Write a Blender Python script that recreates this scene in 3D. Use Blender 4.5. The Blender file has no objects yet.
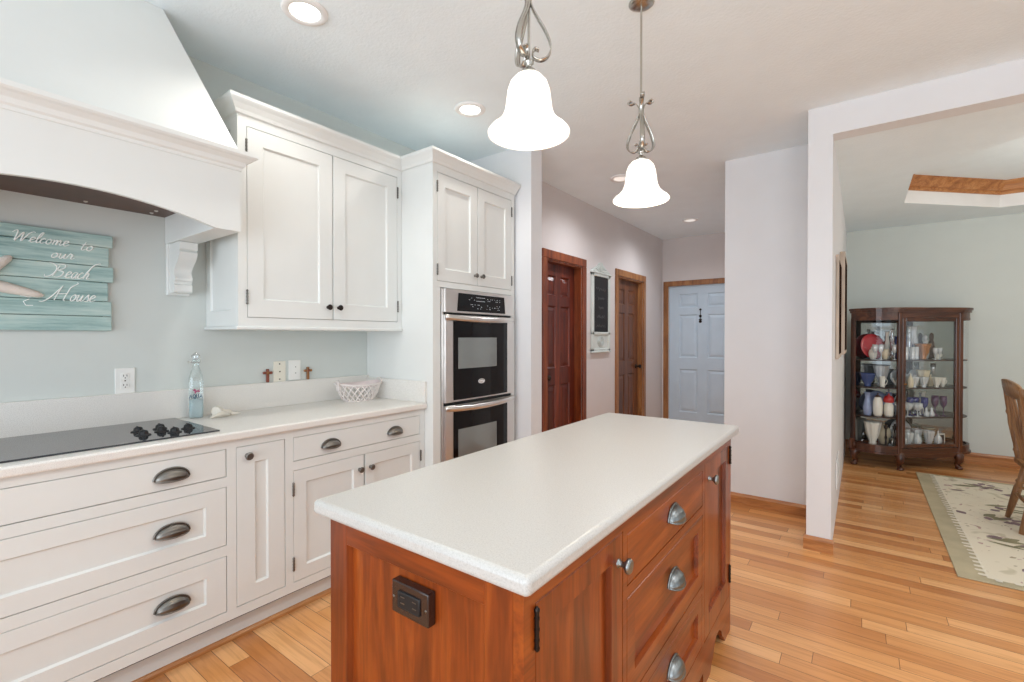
import bpy, bmesh, math, random
from mathutils import Vector, Matrix
random.seed(7)
PI = math.pi
SC = bpy.context.scene
COL = SC.collection

# ------------------------------------------------------------------ camera, world, exposure
cam_d = bpy.data.cameras.new('camera'); cam = bpy.data.objects.new('camera', cam_d); COL.objects.link(cam)
cam.location = (2.6905, -1.9822, 1.3108)
cam.rotation_euler = (PI/2 - 0.0086, 0, 0.6373)
cam_d.sensor_width = 36; cam_d.lens = 471.58/1024*36; cam_d.clip_start = 0.05
SC.camera = cam
W = bpy.data.worlds.new('daylight'); SC.world = W; W.use_nodes = True
W.node_tree.nodes['Background'].inputs[0].default_value = (0.88, 0.95, 1.0, 1)
W.node_tree.nodes['Background'].inputs[1].default_value = 0.9
vs = SC.view_settings
vs.view_transform = 'Standard'; vs.look = 'None'; vs.gamma = 1; vs.use_curve_mapping = False
vs.exposure = -0.08
def window_light(name, loc, target, sx, sy, watts, col, spread=180):
    L = bpy.data.lights.new(name, 'AREA'); L.shape = 'RECTANGLE'; L.size = sx; L.size_y = sy; L.energy = watts; L.color = col; L.spread = math.radians(spread)
    o = bpy.data.objects.new(name, L); COL.objects.link(o); o.location = loc
    o.rotation_euler = (Vector(target)-Vector(loc)).to_track_quat('-Z', 'Y').to_euler(); return o
# unseen area lights added at the rear and right openings to brighten the room
window_light('window_daylight', (2.6, -4.05, 1.35), (2.2, 2.0, 3.4), 4.2, 2.0, 82, (.80, .90, 1.0), 140)
window_light('right_fill', (5.95, -1.4, 1.2), (1.5, -.9, 2.6), 3.6, 2.0, 11, (.80, .90, 1.0), 160)
def spot_fill(x, y, z, watts, col, size=2.8):
    L = bpy.data.lights.new('ceiling_fill', 'SPOT'); L.energy = watts; L.spot_size = size; L.spot_blend = 1; L.color = col; L.shadow_soft_size = .09
    o = bpy.data.objects.new('ceiling_fill', L); COL.objects.link(o); o.location = (x, y, z); return o
# unseen spots and a point light added to brighten kitchen, hall and dining room
for x_, y_ in ((3.1, -.7), (4.5, -.7), (3.1, -2.6), (4.5, .6)): spot_fill(x_, y_, 2.69, 64, (.93, .97, 1.0))
for x_, y_ in ((1.0, 2.0), (1.04, 3.6)): spot_fill(x_, y_, 2.69, 80, (.90, .94, 1.0))  # added near the dim hall cans to lift the hall
L_ = bpy.data.lights.new('dining_fill', 'POINT'); L_.energy = 23; L_.color = (1, .96, .9); L_.shadow_soft_size = .25  # soft point light added for the dining room, no fitting modelled
o_ = bpy.data.objects.new('dining_fill', L_); COL.objects.link(o_); o_.location = (4.3, 2.9, 1.95)

SC.cycles.use_denoising = True
SC.cycles.max_bounces = 10; SC.cycles.diffuse_bounces = 6; SC.cycles.transparent_max_bounces = 24
SC.cycles.sample_clamp_indirect = 6

# ------------------------------------------------------------------ materials
def srgb(r, g, b):
    f = lambda c: (c/255/12.92) if c/255 <= .04045 else ((c/255+.055)/1.055)**2.4
    return (f(r), f(g), f(b), 1)
def newmat(n):
    m = bpy.data.materials.new(n); m.use_nodes = True
    nt = m.node_tree; return m, nt, nt.nodes['Principled BSDF']
def N(nt, t, **k):
    n = nt.nodes.new(t)
    for a, v in k.items():
        if a in n.inputs: n.inputs[a].default_value = v
        else: setattr(n, a, v)
    return n
def ramp(nt, src, stops):
    r = nt.nodes.new('ShaderNodeValToRGB'); e = r.color_ramp.elements
    while len(e) < len(stops): e.new(.5)
    for el, (p, c) in zip(e, stops): el.position = p; el.color = c
    nt.links.new(src, r.inputs[0]); return r
def coords(nt, scale=(1, 1, 1), rot=(0, 0, 0), kind='Object'):
    tc = nt.nodes.new('ShaderNodeTexCoord'); mp = nt.nodes.new('ShaderNodeMapping')
    mp.inputs['Scale'].default_value = scale; mp.inputs['Rotation'].default_value = rot
    nt.links.new(tc.outputs[kind], mp.inputs[0]); return mp.outputs[0]
def plain(n, col, rough=.5, metal=0, bump=0, bscale=200, var=0.03, coat=0, spec=.5):
    m, nt, p = newmat(n)
    v = coords(nt)
    nz = N(nt, 'ShaderNodeTexNoise', Scale=6.0, Detail=3.0); nt.links.new(v, nz.inputs['Vector'])
    c2 = tuple(min(1, x*(1+var)) for x in col[:3])+(1,); c1 = tuple(x*(1-var) for x in col[:3])+(1,)
    r = ramp(nt, nz.outputs[0], [(.3, c1), (.7, c2)])
    nt.links.new(r.outputs[0], p.inputs['Base Color'])
    p.inputs['Roughness'].default_value = rough; p.inputs['Metallic'].default_value = metal
    p.inputs['Specular IOR Level'].default_value = spec
    if coat: p.inputs['Coat Weight'].default_value = coat; p.inputs['Coat Roughness'].default_value = .1
    if bump:
        nb = N(nt, 'ShaderNodeTexNoise', Scale=bscale, Detail=2.0); nt.links.new(v, nb.inputs['Vector'])
        b = N(nt, 'ShaderNodeBump', Strength=bump, Distance=.004); nt.links.new(nb.outputs[0], b.inputs['Height'])
        nt.links.new(b.outputs[0], p.inputs['Normal'])
    return m
def wood(n, dark, mid, light, axis='z', rough=.35, scale=1.0, coat=.2, fine=.5):
    m, nt, p = newmat(n)
    s = {'x': (1.2, 14, 14), 'y': (14, 1.2, 14), 'z': (14, 14, 1.2)}[axis]
    v = coords(nt, tuple(a*scale for a in s))
    nz = N(nt, 'ShaderNodeTexNoise', Scale=1.0, Detail=5.0, Roughness=.6, Distortion=1.2); nt.links.new(v, nz.inputs['Vector'])
    r = ramp(nt, nz.outputs[0], [(.3, dark), (.5, mid), (.72, light)])
    v2 = coords(nt, tuple(a*scale*9 for a in s))
    nf = N(nt, 'ShaderNodeTexNoise', Scale=1.0, Detail=2.0); nt.links.new(v2, nf.inputs['Vector'])
    rf = ramp(nt, nf.outputs[0], [(.35, (1-fine*.5,)*3+(1,)), (.6, (1, 1, 1, 1))])
    mx = N(nt, 'ShaderNodeMix', data_type='RGBA', blend_type='MULTIPLY'); mx.inputs[0].default_value = .8
    nt.links.new(r.outputs[0], mx.inputs[6]); nt.links.new(rf.outputs[0], mx.inputs[7])
    nt.links.new(mx.outputs[2], p.inputs['Base Color'])
    p.inputs['Roughness'].default_value = rough
    p.inputs['Coat Weight'].default_value = coat; p.inputs['Coat Roughness'].default_value = .15
    return m
def emis(n, col, st):
    m, nt, p = newmat(n)
    p.inputs['Base Color'].default_value = col
    p.inputs['Emission Color'].default_value = col; p.inputs['Emission Strength'].default_value = st
    return m
def glass(n, tint=(1, 1, 1, 1), refl=.12, rough=.02, opac=0.0, body=(.8, .85, .88, 1), fk=.55):
    m, nt, p = newmat(n)
    out = nt.nodes['Material Output']
    tr = N(nt, 'ShaderNodeBsdfTransparent', Color=tint)
    gl = N(nt, 'ShaderNodeBsdfGlossy', Roughness=rough); gl.inputs['Color'].default_value = (1, 1, 1, 1)
    lw = N(nt, 'ShaderNodeLayerWeight', Blend=.35)
    ad = N(nt, 'ShaderNodeMath', operation='MULTIPLY_ADD'); ad.inputs[1].default_value = fk; ad.inputs[2].default_value = refl
    nt.links.new(lw.outputs['Fresnel'], ad.inputs[0])
    cl = N(nt, 'ShaderNodeMath', operation='MINIMUM'); cl.inputs[1].default_value = .9; nt.links.new(ad.outputs[0], cl.inputs[0])
    m1 = nt.nodes.new('ShaderNodeMixShader'); nt.links.new(cl.outputs[0], m1.inputs[0])
    nt.links.new(tr.outputs[0], m1.inputs[1]); nt.links.new(gl.outputs[0], m1.inputs[2])
    p.inputs['Base Color'].default_value = body; p.inputs['Roughness'].default_value = .2
    m2 = nt.nodes.new('ShaderNodeMixShader'); m2.inputs[0].default_value = opac
    nt.links.new(m1.outputs[0], m2.inputs[1]); nt.links.new(p.outputs[0], m2.inputs[2])
    nt.links.new(m2.outputs[0], out.inputs['Surface'])
    return m

M = {}
M['cab'] = plain('cabinet_white_paint', srgb(226, 228, 225), .38, var=.01)
M['wall'] = plain('pale_seafoam_wall_paint', srgb(208, 213, 209), .75, bump=.05, var=.012)
M['white_wall'] = plain('cool_white_wall_paint', srgb(226, 226, 227), .75, bump=.05, var=.01)
M['hall_wall'] = plain('warm_grey_hall_paint', srgb(214, 207, 204), .75, bump=.05, var=.012)
M['dining_wall'] = plain('pale_grey_green_dining_paint', srgb(212, 218, 213), .75, bump=.05, var=.012)
M['ceiling'] = plain('textured_ceiling_paint', srgb(238, 248, 252), .85, bump=.5, bscale=70, var=.015)
def counter_mat(n, k=1.0):
    m, nt, p = newmat(n)
    v = coords(nt)
    nz = N(nt, 'ShaderNodeTexNoise', Scale=330.0, Detail=2.0, Roughness=.7); nt.links.new(v, nz.inputs['Vector'])
    r = ramp(nt, nz.outputs[0], [(.3, srgb(210*k, 207*k, 202*k)), (.47, srgb(227*k, 224*k, 218*k)), (.7, srgb(236*k, 234*k, 229*k))])
    nt.links.new(r.outputs[0], p.inputs['Base Color']); p.inputs['Roughness'].default_value = .3
    return m
M['counter'] = counter_mat('speckled_white_solid_surface')
M['counter_island'] = counter_mat('speckled_white_darkened_for_island', .845)  # same counter colours darkened to offset strong light on the island top
M['cherryz'] = wood('cherry_wood_upright', srgb(92, 36, 7), srgb(136, 58, 13), srgb(166, 82, 25), 'z', .32, .9)
M['cherryy'] = wood('cherry_wood_level', srgb(92, 36, 7), srgb(136, 58, 13), srgb(166, 82, 25), 'y', .32, .9)
M['cherryx'] = wood('cherry_wood_cross', srgb(92, 36, 7), srgb(136, 58, 13), srgb(166, 82, 25), 'x', .32, .9)
M['redoak'] = wood('reddish_oak_casing', srgb(90, 36, 14), srgb(132, 62, 28), srgb(160, 88, 46), 'z', .4, 1.0)
M['mahog'] = wood('red_mahogany_wood', srgb(54, 14, 6), srgb(98, 32, 13), srgb(138, 58, 24), 'z', .35, .8)
M['brown_door'] = wood('brown_stained_wood', srgb(66, 34, 20), srgb(104, 60, 34), srgb(128, 78, 46), 'z', .4, .8)
M['oakz'] = wood('oak_trim_upright', srgb(120, 72, 36), srgb(158, 104, 58), srgb(182, 130, 80), 'z', .45, 1.2)
M['oakx'] = wood('oak_trim_level', srgb(150, 90, 44), srgb(186, 122, 66), srgb(206, 148, 92), 'x', .45, 1.2)
M['oaky'] = wood('oak_trim_lengthwise', srgb(150, 90, 44), srgb(186, 122, 66), srgb(206, 148, 92), 'y', .45, 1.2)
M['curio'] = wood('dark_walnut_wood', srgb(44, 20, 10), srgb(80, 42, 24), srgb(116, 66, 38), 'z', .35, .9, .3)
M['curiox'] = wood('dark_walnut_level', srgb(44, 20, 10), srgb(84, 44, 24), srgb(122, 70, 40), 'x', .35, .9, .3)
M['chairw'] = wood('golden_brown_chair_wood', srgb(104, 68, 38), srgb(150, 106, 66), srgb(184, 140, 94), 'z', .35, 1.2)
def floor_mat():
    m, nt, p = newmat('oak_strip_floor')
    v = coords(nt)
    br = nt.nodes.new('ShaderNodeTexBrick')
    br.offset = 0; br.squash = 1
    sx_ = nt.nodes.new('ShaderNodeSeparateXYZ'); nt.links.new(v, sx_.inputs[0])
    dv = N(nt, 'ShaderNodeMath', operation='DIVIDE'); dv.inputs[1].default_value = .0826; nt.links.new(sx_.outputs[1], dv.inputs[0])
    fl = N(nt, 'ShaderNodeMath', operation='FLOOR'); nt.links.new(dv.outputs[0], fl.inputs[0])
    wn = nt.nodes.new('ShaderNodeTexWhiteNoise'); wn.noise_dimensions = '1D'; nt.links.new(fl.outputs[0], wn.inputs['W'])
    sh = N(nt, 'ShaderNodeMath', operation='MULTIPLY_ADD'); sh.inputs[1].default_value = 1.15; nt.links.new(wn.outputs[0], sh.inputs[0]); nt.links.new(sx_.outputs[0], sh.inputs[2])
    cv = nt.nodes.new('ShaderNodeCombineXYZ'); nt.links.new(sh.outputs[0], cv.inputs[0]); nt.links.new(sx_.outputs[1], cv.inputs[1])
    for k, x in (('Scale', 1.0), ('Mortar Size', .0011), ('Mortar Smooth', .2), ('Bias', 0.0), ('Brick Width', 1.15), ('Row Height', .0826)):
        br.inputs[k].default_value = x
    br.inputs['Color1'].default_value = (0, 0, 0, 1); br.inputs['Color2'].default_value = (1, 1, 1, 1); br.inputs['Mortar'].default_value = (.5, .5, .5, 1)
    nt.links.new(cv.outputs[0], br.inputs['Vector'])
    cr = ramp(nt, br.outputs['Color'], [(0, srgb(186, 118, 62)), (.35, srgb(210, 146, 86)), (.65, srgb(222, 160, 100)), (1, srgb(236, 182, 124))])
    v2 = coords(nt, (2.2, 42, 1))
    # shift the grain per strip
    sp = nt.nodes.new('ShaderNodeSeparateColor'); nt.links.new(br.outputs['Color'], sp.inputs[0])
    ad = N(nt, 'ShaderNodeVectorMath', operation='MULTIPLY_ADD'); ad.inputs[1].default_value = (1, 1, 1)
    cb = nt.nodes.new('ShaderNodeCombineXYZ'); ml = N(nt, 'ShaderNodeMath', operation='MULTIPLY'); ml.inputs[1].default_value = 37
    nt.links.new(sp.outputs[0], ml.inputs[0]); nt.links.new(ml.outputs[0], cb.inputs[0])
    nt.links.new(v2, ad.inputs[0]); nt.links.new(cb.outputs[0], ad.inputs[2])
    nz = N(nt, 'ShaderNodeTexNoise', Scale=1.0, Detail=5.0, Roughness=.6, Distortion=1.5); nt.links.new(ad.outputs[0], nz.inputs['Vector'])
    gr = ramp(nt, nz.outputs[0], [(.32, (.74, .66, .58, 1)), (.55, (1, 1, 1, 1))])
    mx = N(nt, 'ShaderNodeMix', data_type='RGBA', blend_type='MULTIPLY'); mx.inputs[0].default_value = .75
    nt.links.new(cr.outputs[0], mx.inputs[6]); nt.links.new(gr.outputs[0], mx.inputs[7])
    mo = N(nt, 'ShaderNodeMix', data_type='RGBA'); mo.inputs[7].default_value = srgb(96, 56, 28)
    nt.links.new(br.outputs['Fac'], mo.inputs[0]); nt.links.new(mx.outputs[2], mo.inputs[6])
    nt.links.new(mo.outputs[2], p.inputs['Base Color'])
    p.inputs['Roughness'].default_value = .3; p.inputs['Coat Weight'].default_value = .25; p.inputs['Coat Roughness'].default_value = .22
    return m
M['floor'] = floor_mat()
M['steel'] = plain('brushed_stainless', srgb(222, 218, 214), .3, 1, var=.05)
M['chrome'] = plain('brushed_nickel', srgb(188, 184, 176), .25, 1)
M['pewter'] = plain('antique_pewter', srgb(120, 117, 112), .38, 1, var=.25)
M['pewter_blue'] = plain('blue_grey_pewter', srgb(138, 142, 142), .38, 1, var=.3)
M['dark_metal'] = plain('oil_rubbed_bronze', srgb(52, 44, 40), .4, .8)
M['black_glass'] = plain('black_oven_glass', srgb(8, 8, 11), .05, 0, spec=.3)
M['black'] = plain('matte_black', srgb(18, 18, 20), .5)
M['oven_window'] = plain('grey_oven_window', srgb(140, 147, 146), .1, .4, coat=.4)
M['cook_glass'] = plain('speckled_cooktop_glass', srgb(50, 52, 56), .07, 0, coat=.25, var=.15)
M['hood_liner'] = plain('dark_bronze_hood_liner', srgb(84, 54, 38), .4, .1, var=.25)
M['plate'] = plain('white_plastic', srgb(236, 236, 232), .35)
M['almond'] = plain('almond_plastic', srgb(232, 228, 214), .35)
M['slot'] = plain('dark_slot', srgb(60, 54, 50), .6)
M['brown_plate'] = plain('dark_brown_plastic', srgb(48, 32, 28), .25, coat=.3)
M['shade'] = emis('lit_milk_glass', (1.0, .95, .85, 1), 1.42)
M['lens'] = emis('lit_lamp_lens', (1.0, .97, .92, 1), 4.0)
M['lens_dim'] = emis('dim_lamp_lens', (1.0, .97, .92, 1), .55)
M['white_trim'] = plain('white_enamel', srgb(238, 238, 236), .4)
M['silverplate'] = plain('bright_silver_badge', srgb(226, 226, 226), .3)
M['gauge'] = emis('oven_display_marks', (.75, .8, .85, 1), .12)
def sign_mat():
    m, nt, p = newmat('weathered_aqua_board')
    v = coords(nt, (30, 3, 40))
    nz = N(nt, 'ShaderNodeTexNoise', Scale=1.0, Detail=6.0, Roughness=.7); nt.links.new(v, nz.inputs['Vector'])
    r = ramp(nt, nz.outputs[0], [(.28, srgb(118, 150, 148)), (.48, srgb(166, 194, 190)), (.72, srgb(206, 220, 212))])
    nt.links.new(r.outputs[0], p.inputs['Base Color']); p.inputs['Roughness'].default_value = .7
    return m
M['sign'] = sign_mat()
M['sign_edge'] = plain('worn_board_edge', srgb(72, 92, 90), .8)
M['letter'] = plain('white_lettering', srgb(244, 246, 242), .6)
M['starfish'] = plain('pale_pink_starfish', srgb(232, 222, 212), .8, bump=.6, bscale=160, var=.12)
M['slate'] = plain('black_slate', srgb(16, 16, 18), .6)
M['chalk'] = plain('chalk_marks', srgb(96, 98, 98), .8)
M['frame_white'] = plain('distressed_white_frame', srgb(206, 212, 206), .6, var=.06)
M['door_blue'] = plain('cool_white_steel_door', srgb(192, 208, 220), .45)
M['pic_frame'] = plain('weathered_grey_white_wood', srgb(196, 182, 168), .8, var=.12, spec=.1)
M['pic'] = plain('brown_print', srgb(48, 34, 28), .9, var=.4, spec=0)
M['wicker'] = plain('white_woven_wicker', srgb(236, 228, 224), .6)
M['cloth'] = plain('pale_pink_lining', srgb(228, 214, 212), .85)
M['shell'] = plain('cream_seashell', srgb(238, 232, 220), .45, bump=.4, bscale=60)
M['crossred'] = wood('reddish_brown_cross_wood', srgb(96, 40, 28), srgb(136, 66, 44), srgb(160, 92, 62), 'z', .5, 3)
M['crossgold'] = wood('golden_brown_cross_wood', srgb(96, 58, 24), srgb(146, 96, 48), srgb(186, 140, 84), 'z', .5, 3)
M['pane'] = glass('cabinet_pane', (.985, .99, .99, 1), .012, .01, fk=.10)
M['mirror'] = plain('tinted_mirror', srgb(176, 182, 184), .06, 1)
M['shelfglass'] = plain('dark_shelf_wood', srgb(58, 38, 30), .4)
M['bottle'] = glass('clear_bottle_glass', (.93, .97, .97, 1), .05, .03, .06)
M['water'] = glass('blue_bottle_frosting', (.97, .995, 1, 1), .03, .2, .5, srgb(228, 243, 247))
M['ink'] = plain('blue_bottle_print', srgb(30, 84, 116), .5)
M['pinkink'] = plain('pink_bottle_print', srgb(170, 70, 110), .5)
M['crystal'] = glass('cut_crystal', (.9, .93, .95, 1), .25, .06, .5, srgb(240, 244, 246))
M['clear'] = glass('clear_glassware', (.93, .95, .96, 1), .2, .03, .06)
M['redglass'] = plain('coral_red_glass', srgb(200, 62, 70), .15, coat=.5)
M['china'] = plain('white_china', srgb(232, 228, 216), .2, coat=.4)
M['cream'] = plain('cream_china', srgb(222, 208, 178), .25, coat=.4, var=.08)
M['cobalt'] = plain('cobalt_glass', srgb(28, 36, 120), .1, coat=.6)
M['blue'] = plain('blue_china', srgb(54, 74, 128), .2, coat=.4, var=.2)
M['amethyst'] = plain('amethyst_glass', srgb(88, 52, 92), .12, coat=.5)
M['carnival'] = plain('amber_carnival_glass', srgb(178, 116, 58), .15, .3, coat=.5, var=.25)
M['bluewhite'] = plain('blue_and_white_china', srgb(150, 164, 200), .2, coat=.4, var=.35)
M['bronze'] = plain('dark_bronze', srgb(46, 38, 36), .35, .6)
M['silver'] = plain('silver_plate', srgb(200, 200, 198), .18, 1)
M['scarlet'] = plain('scarlet_glaze', srgb(176, 36, 36), .3)
M['brownwood'] = plain('brown_carved_wood', srgb(70, 48, 40), .5)
def rug_mat():
    m, nt, p = newmat('floral_hooked_rug')
    tc = nt.nodes.new('ShaderNodeTexCoord')
    v = tc.outputs['Object']
    def blotch(scale, lo, hi, seed):
        mp = nt.nodes.new('ShaderNodeMapping'); mp.inputs['Location'].default_value = (seed, seed*.7, 0)
        nt.links.new(v, mp.inputs[0])
        n = N(nt, 'ShaderNodeTexNoise', Scale=scale, Detail=1.5, Distortion=1.0); nt.links.new(mp.outputs[0], n.inputs['Vector'])
        return ramp(nt, n.outputs[0], [(lo, (0, 0, 0, 1)), (hi, (1, 1, 1, 1))]).outputs[0]
    base = srgb(226, 216, 194)
    cur = None
    for sc, lo, hi, sd, col in ((6.0, .62, .68, 3, srgb(204, 194, 168)), (15.0, .68, .70, 11, srgb(190, 160, 150)), (22.0, .70, .72, 7, srgb(170, 156, 128))):
        mx = N(nt, 'ShaderNodeMix', data_type='RGBA'); mx.inputs[7].default_value = col
        if cur is None: mx.inputs[6].default_value = base
        else: nt.links.new(cur, mx.inputs[6])
        nt.links.new(blotch(sc, lo, hi, sd), mx.inputs[0]); cur = mx.outputs[2]
    nt.links.new(cur, p.inputs['Base Color']); p.inputs['Roughness'].default_value = .95
    nb = N(nt, 'ShaderNodeTexNoise', Scale=260.0); nt.links.new(v, nb.inputs['Vector'])
    b = N(nt, 'ShaderNodeBump', Strength=.5, Distance=.004); nt.links.new(nb.outputs[0], b.inputs['Height']); nt.links.new(b.outputs[0], p.inputs['Normal'])
    return m
M['rug'] = rug_mat()
M['rug_edge'] = plain('sage_rug_border', srgb(182, 170, 140), .95, bump=.4, bscale=220, var=.1)
M['rug_scallop'] = plain('pale_rug_scallops', srgb(226, 218, 200), .95, var=.1)
M['rug_green'] = plain('olive_rug_leaves', srgb(140, 134, 104), .95, var=.2)
M['rug_plum'] = plain('plum_rug_blooms', srgb(140, 118, 120), .95, var=.25)

# ------------------------------------------------------------------ mesh helpers
class MB:
    """collects shapes into one mesh, in world coordinates"""
    def __init__(s): s.bm = bmesh.new(); s.T = None; s.mi = 0
    def _add(s, vs, fs, smooth=False):
        bv = [s.bm.verts.new(s.T @ Vector(v) if s.T is not None else v) for v in vs]
        out = []
        for f in fs:
            try:
                fc = s.bm.faces.new([bv[i] for i in f]); fc.smooth = smooth; fc.material_index = s.mi; out.append(fc)
            except ValueError: pass
        return bv, out
    def box(s, x0, x1, y0, y1, z0, z1, bev=0, seg=1):
        x0, x1 = sorted((x0, x1)); y0, y1 = sorted((y0, y1)); z0, z1 = sorted((z0, z1))
        v = [(x0,y0,z0),(x1,y0,z0),(x1,y1,z0),(x0,y1,z0),(x0,y0,z1),(x1,y0,z1),(x1,y1,z1),(x0,y1,z1)]
        bv, fs = s._add(v, [(3,2,1,0),(4,5,6,7),(0,1,5,4),(1,2,6,5),(2,3,7,6),(3,0,4,7)])
        if bev:
            es = list({e for f in fs for e in f.edges})
            r = bmesh.ops.bevel(s.bm, geom=es, offset=bev, segments=seg, affect='EDGES', profile=.5)
            if seg > 1:
                for f in r['faces']: f.smooth = True
        return s
    def prism(s, pts, z0, z1, smooth=False):
        """pts: polygon in xy"""
        n = len(pts)
        v = [(x, y, z0) for x, y in pts]+[(x, y, z1) for x, y in pts]
        s._add(v, [tuple(range(n))[::-1], tuple(range(n, 2*n))])
        s._add(v, [(i, (i+1) % n, n+(i+1) % n, n+i) for i in range(n)], smooth)
        return s
    def prism_ax(s, pts, a0, a1, ax):
        """extrude a polygon along x or y: pts=(other horizontal, z)"""
        n = len(pts)
        f = (lambda p, a: (a, p[0], p[1])) if ax == 'x' else (lambda p, a: (p[0], a, p[1]))
        v = [f(p, a0) for p in pts]+[f(p, a1) for p in pts]
        s._add(v, [tuple(range(n))[::-1], tuple(range(n, 2*n))]+[(i, (i+1) % n, n+(i+1) % n, n+i) for i in range(n)])
        return s
    def tube(s, pts, r, seg=8, closed=False):
        pts = [Vector(p) for p in pts]; n = len(pts)
        rs = r if isinstance(r, (list, tuple)) else [r]*n
        up = None; v = []
        for i, p in enumerate(pts):
            if closed: t = pts[(i+1) % n]-pts[i-1]
            else: t = pts[min(i+1, n-1)]-pts[max(i-1, 0)]
            if t.length < 1e-9: t = Vector((0, 0, 1))
            t.normalize()
            if up is None: up = t.orthogonal().normalized()
            up = up-t*up.dot(t)
            if up.length < 1e-6: up = t.orthogonal()
            up.normalize(); b = t.cross(up)
            for k in range(seg):
                a = 2*PI*k/seg; v.append(p+(up*math.cos(a)+b*math.sin(a))*rs[i])
        fs = []
        for i in range(n if closed else n-1):
            j = (i+1) % n
            for k in range(seg): fs.append((i*seg+k, i*seg+(k+1) % seg, j*seg+(k+1) % seg, j*seg+k))
        s._add(v, fs, True)
        if not closed: s._add(v[:seg], [tuple(range(seg))[::-1]]); s._add(v[-seg:], [tuple(range(seg))])
        return s
    def lathe(s, prof, loc=(0, 0, 0), seg=24, ax='z', caps=True, wob=0, nw=8):
        """prof: (radius, height along axis)"""
        l = Vector(loc); v = []
        for r, h in prof:
            for k in range(seg):
                a = 2*PI*k/seg; rr = r*(1+wob*math.cos(nw*a)*(1 if r > .004 else 0))
                c, d = rr*math.cos(a), rr*math.sin(a)
                v.append(l+Vector({'z': (c, d, h), 'x': (h, c, d), 'y': (d, h, c), '-y': (c, -h, d)}[ax]))
        fs = []
        for i in range(len(prof)-1):
            for k in range(seg): fs.append((i*seg+k, i*seg+(k+1) % seg, (i+1)*seg+(k+1) % seg, (i+1)*seg+k))
        s._add(v, fs, True)
        if caps:
            s._add(v[:seg], [tuple(range(seg))[::-1]]); s._add(v[-seg:], [tuple(range(seg))])
        return s
    def rings(s, fr, rings, back=True):
        """nested rectangles on a frame fr(a,b,c): (a0,a1,b0,b1,c); closes last with a face"""
        v = []
        for a0, a1, b0, b1, c in rings:
            v += [fr(a0, b0, c), fr(a1, b0, c), fr(a1, b1, c), fr(a0, b1, c)]
        fs = []
        for i in range(len(rings)-1):
            for k in range(4): fs.append((i*4+k, i*4+(k+1) % 4, i*4+4+(k+1) % 4, i*4+4+k))
        L = (len(rings)-1)*4
        fs.append((L, L+1, L+2, L+3))
        if back: fs.append((3, 2, 1, 0))
        s._add(v, fs); return s
    def grid(s, f, nu, nv, smooth=True, cu=False):
        v = [f(i/nu, j/nv) for i in range(nu+1) for j in range(nv+1)]
        fs = [(i*(nv+1)+j, (i+1)*(nv+1)+j, (i+1)*(nv+1)+j+1, i*(nv+1)+j+1) for i in range(nu) for j in range(nv)]
        s._add(v, fs, smooth); return s
    def build(s, name, mat, parent=None, loc=(0, 0, 0), solid=0, weld=False):
        if weld: bmesh.ops.remove_doubles(s.bm, verts=s.bm.verts[:], dist=1e-5)
        bmesh.ops.recalc_face_normals(s.bm, faces=s.bm.faces[:])
        off = Vector(loc)
        p = parent
        if parent is not None:
            off = Vector((0, 0, 0))
            while p is not None: off += Vector(p.get('_off', p.location)) if False else p.location; p = p.parent
        if off.length: bmesh.ops.translate(s.bm, verts=s.bm.verts[:], vec=-off)
        me = bpy.data.meshes.new(name); s.bm.to_mesh(me); s.bm.free()
        for m_ in (mat if isinstance(mat, (list, tuple)) else [mat]): me.materials.append(m_)
        o = bpy.data.objects.new(name, me); COL.objects.link(o)
        if parent is not None: o.parent = parent
        else: o.location = loc
        if solid:
            md = o.modifiers.new('solid', 'SOLIDIFY'); md.thickness = solid; md.offset = 0
        return o
def thing(name, label, cat, loc=(0, 0, 0), rz=0, group=None):
    o = bpy.data.objects.new(name, None); COL.objects.link(o); o.empty_display_size = .05
    o.location = loc; o.rotation_euler = (0, 0, rz); tag(o, label, cat, group); return o
def tag(o, label, cat, group=None):
    o['label'] = label; o['category'] = cat
    if group: o['group'] = group
    return o
def struct(name, mb, mat, parent=None):
    o = mb.build(name, mat, parent)
    if parent is None: o['kind'] = 'structure'
    return o
def dup(root, loc, rz=None):
    r = root.copy(); COL.objects.link(r); r.location = loc
    if rz is not None: r.rotation_euler = (0, 0, rz)
    for ch in list(root.children):
        c = ch.copy(); COL.objects.link(c); c.parent = r
        for g in list(ch.children):
            d = g.copy(); COL.objects.link(d); d.parent = c
    return r
# frames: (a along, b up, c outward)
def FX(x):  return lambda a, b, c: (x+c, a, b)      # faces +x, a = y
def FY(y):  return lambda a, b, c: (a, y-c, b)      # faces -y, a = x
def shaker(mb, fr, a0, a1, b0, b1, th=.019, w=.055, rec=.010, bead=.006, wt=None, wb=None):
    wt = wt or w; wb = wb or w
    mb.rings(fr, [(a0, a1, b0, b1, -th), (a0, a1, b0, b1, -.0015), (a0+.0015, a1-.0015, b0+.0015, b1-.0015, 0),
                  (a0+w, a1-w, b0+wb, b1-wt, 0), (a0+w+.001, a1-w-.001, b0+wb+.001, b1-wt-.001, -.003),
                  (a0+w+bead, a1-w-bead, b0+wb+bead, b1-wt-bead, -rec)])
    return mb
def slab(mb, fr, a0, a1, b0, b1, th=.019):
    mb.rings(fr, [(a0, a1, b0, b1, -th), (a0, a1, b0, b1, -.002), (a0+.002, a1-.002, b0+.002, b1-.002, 0)])
    return mb
def fbox(mb, fr, a0, a1, b0, b1, c0, c1):
    p = fr(a0, b0, c0); q = fr(a1, b1, c1)
    mb.box(p[0], q[0], p[1], q[1], p[2], q[2]); return mb
def flathe(mb, fr, a, b, c, prof, seg=20):
    o = Vector(fr(a, b, c)); n = Vector(fr(0, 0, 1))-Vector(fr(0, 0, 0))
    mb.lathe(prof, o, seg, 'x' if abs(n.x) > .5 else '-y')
    return mb
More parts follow.
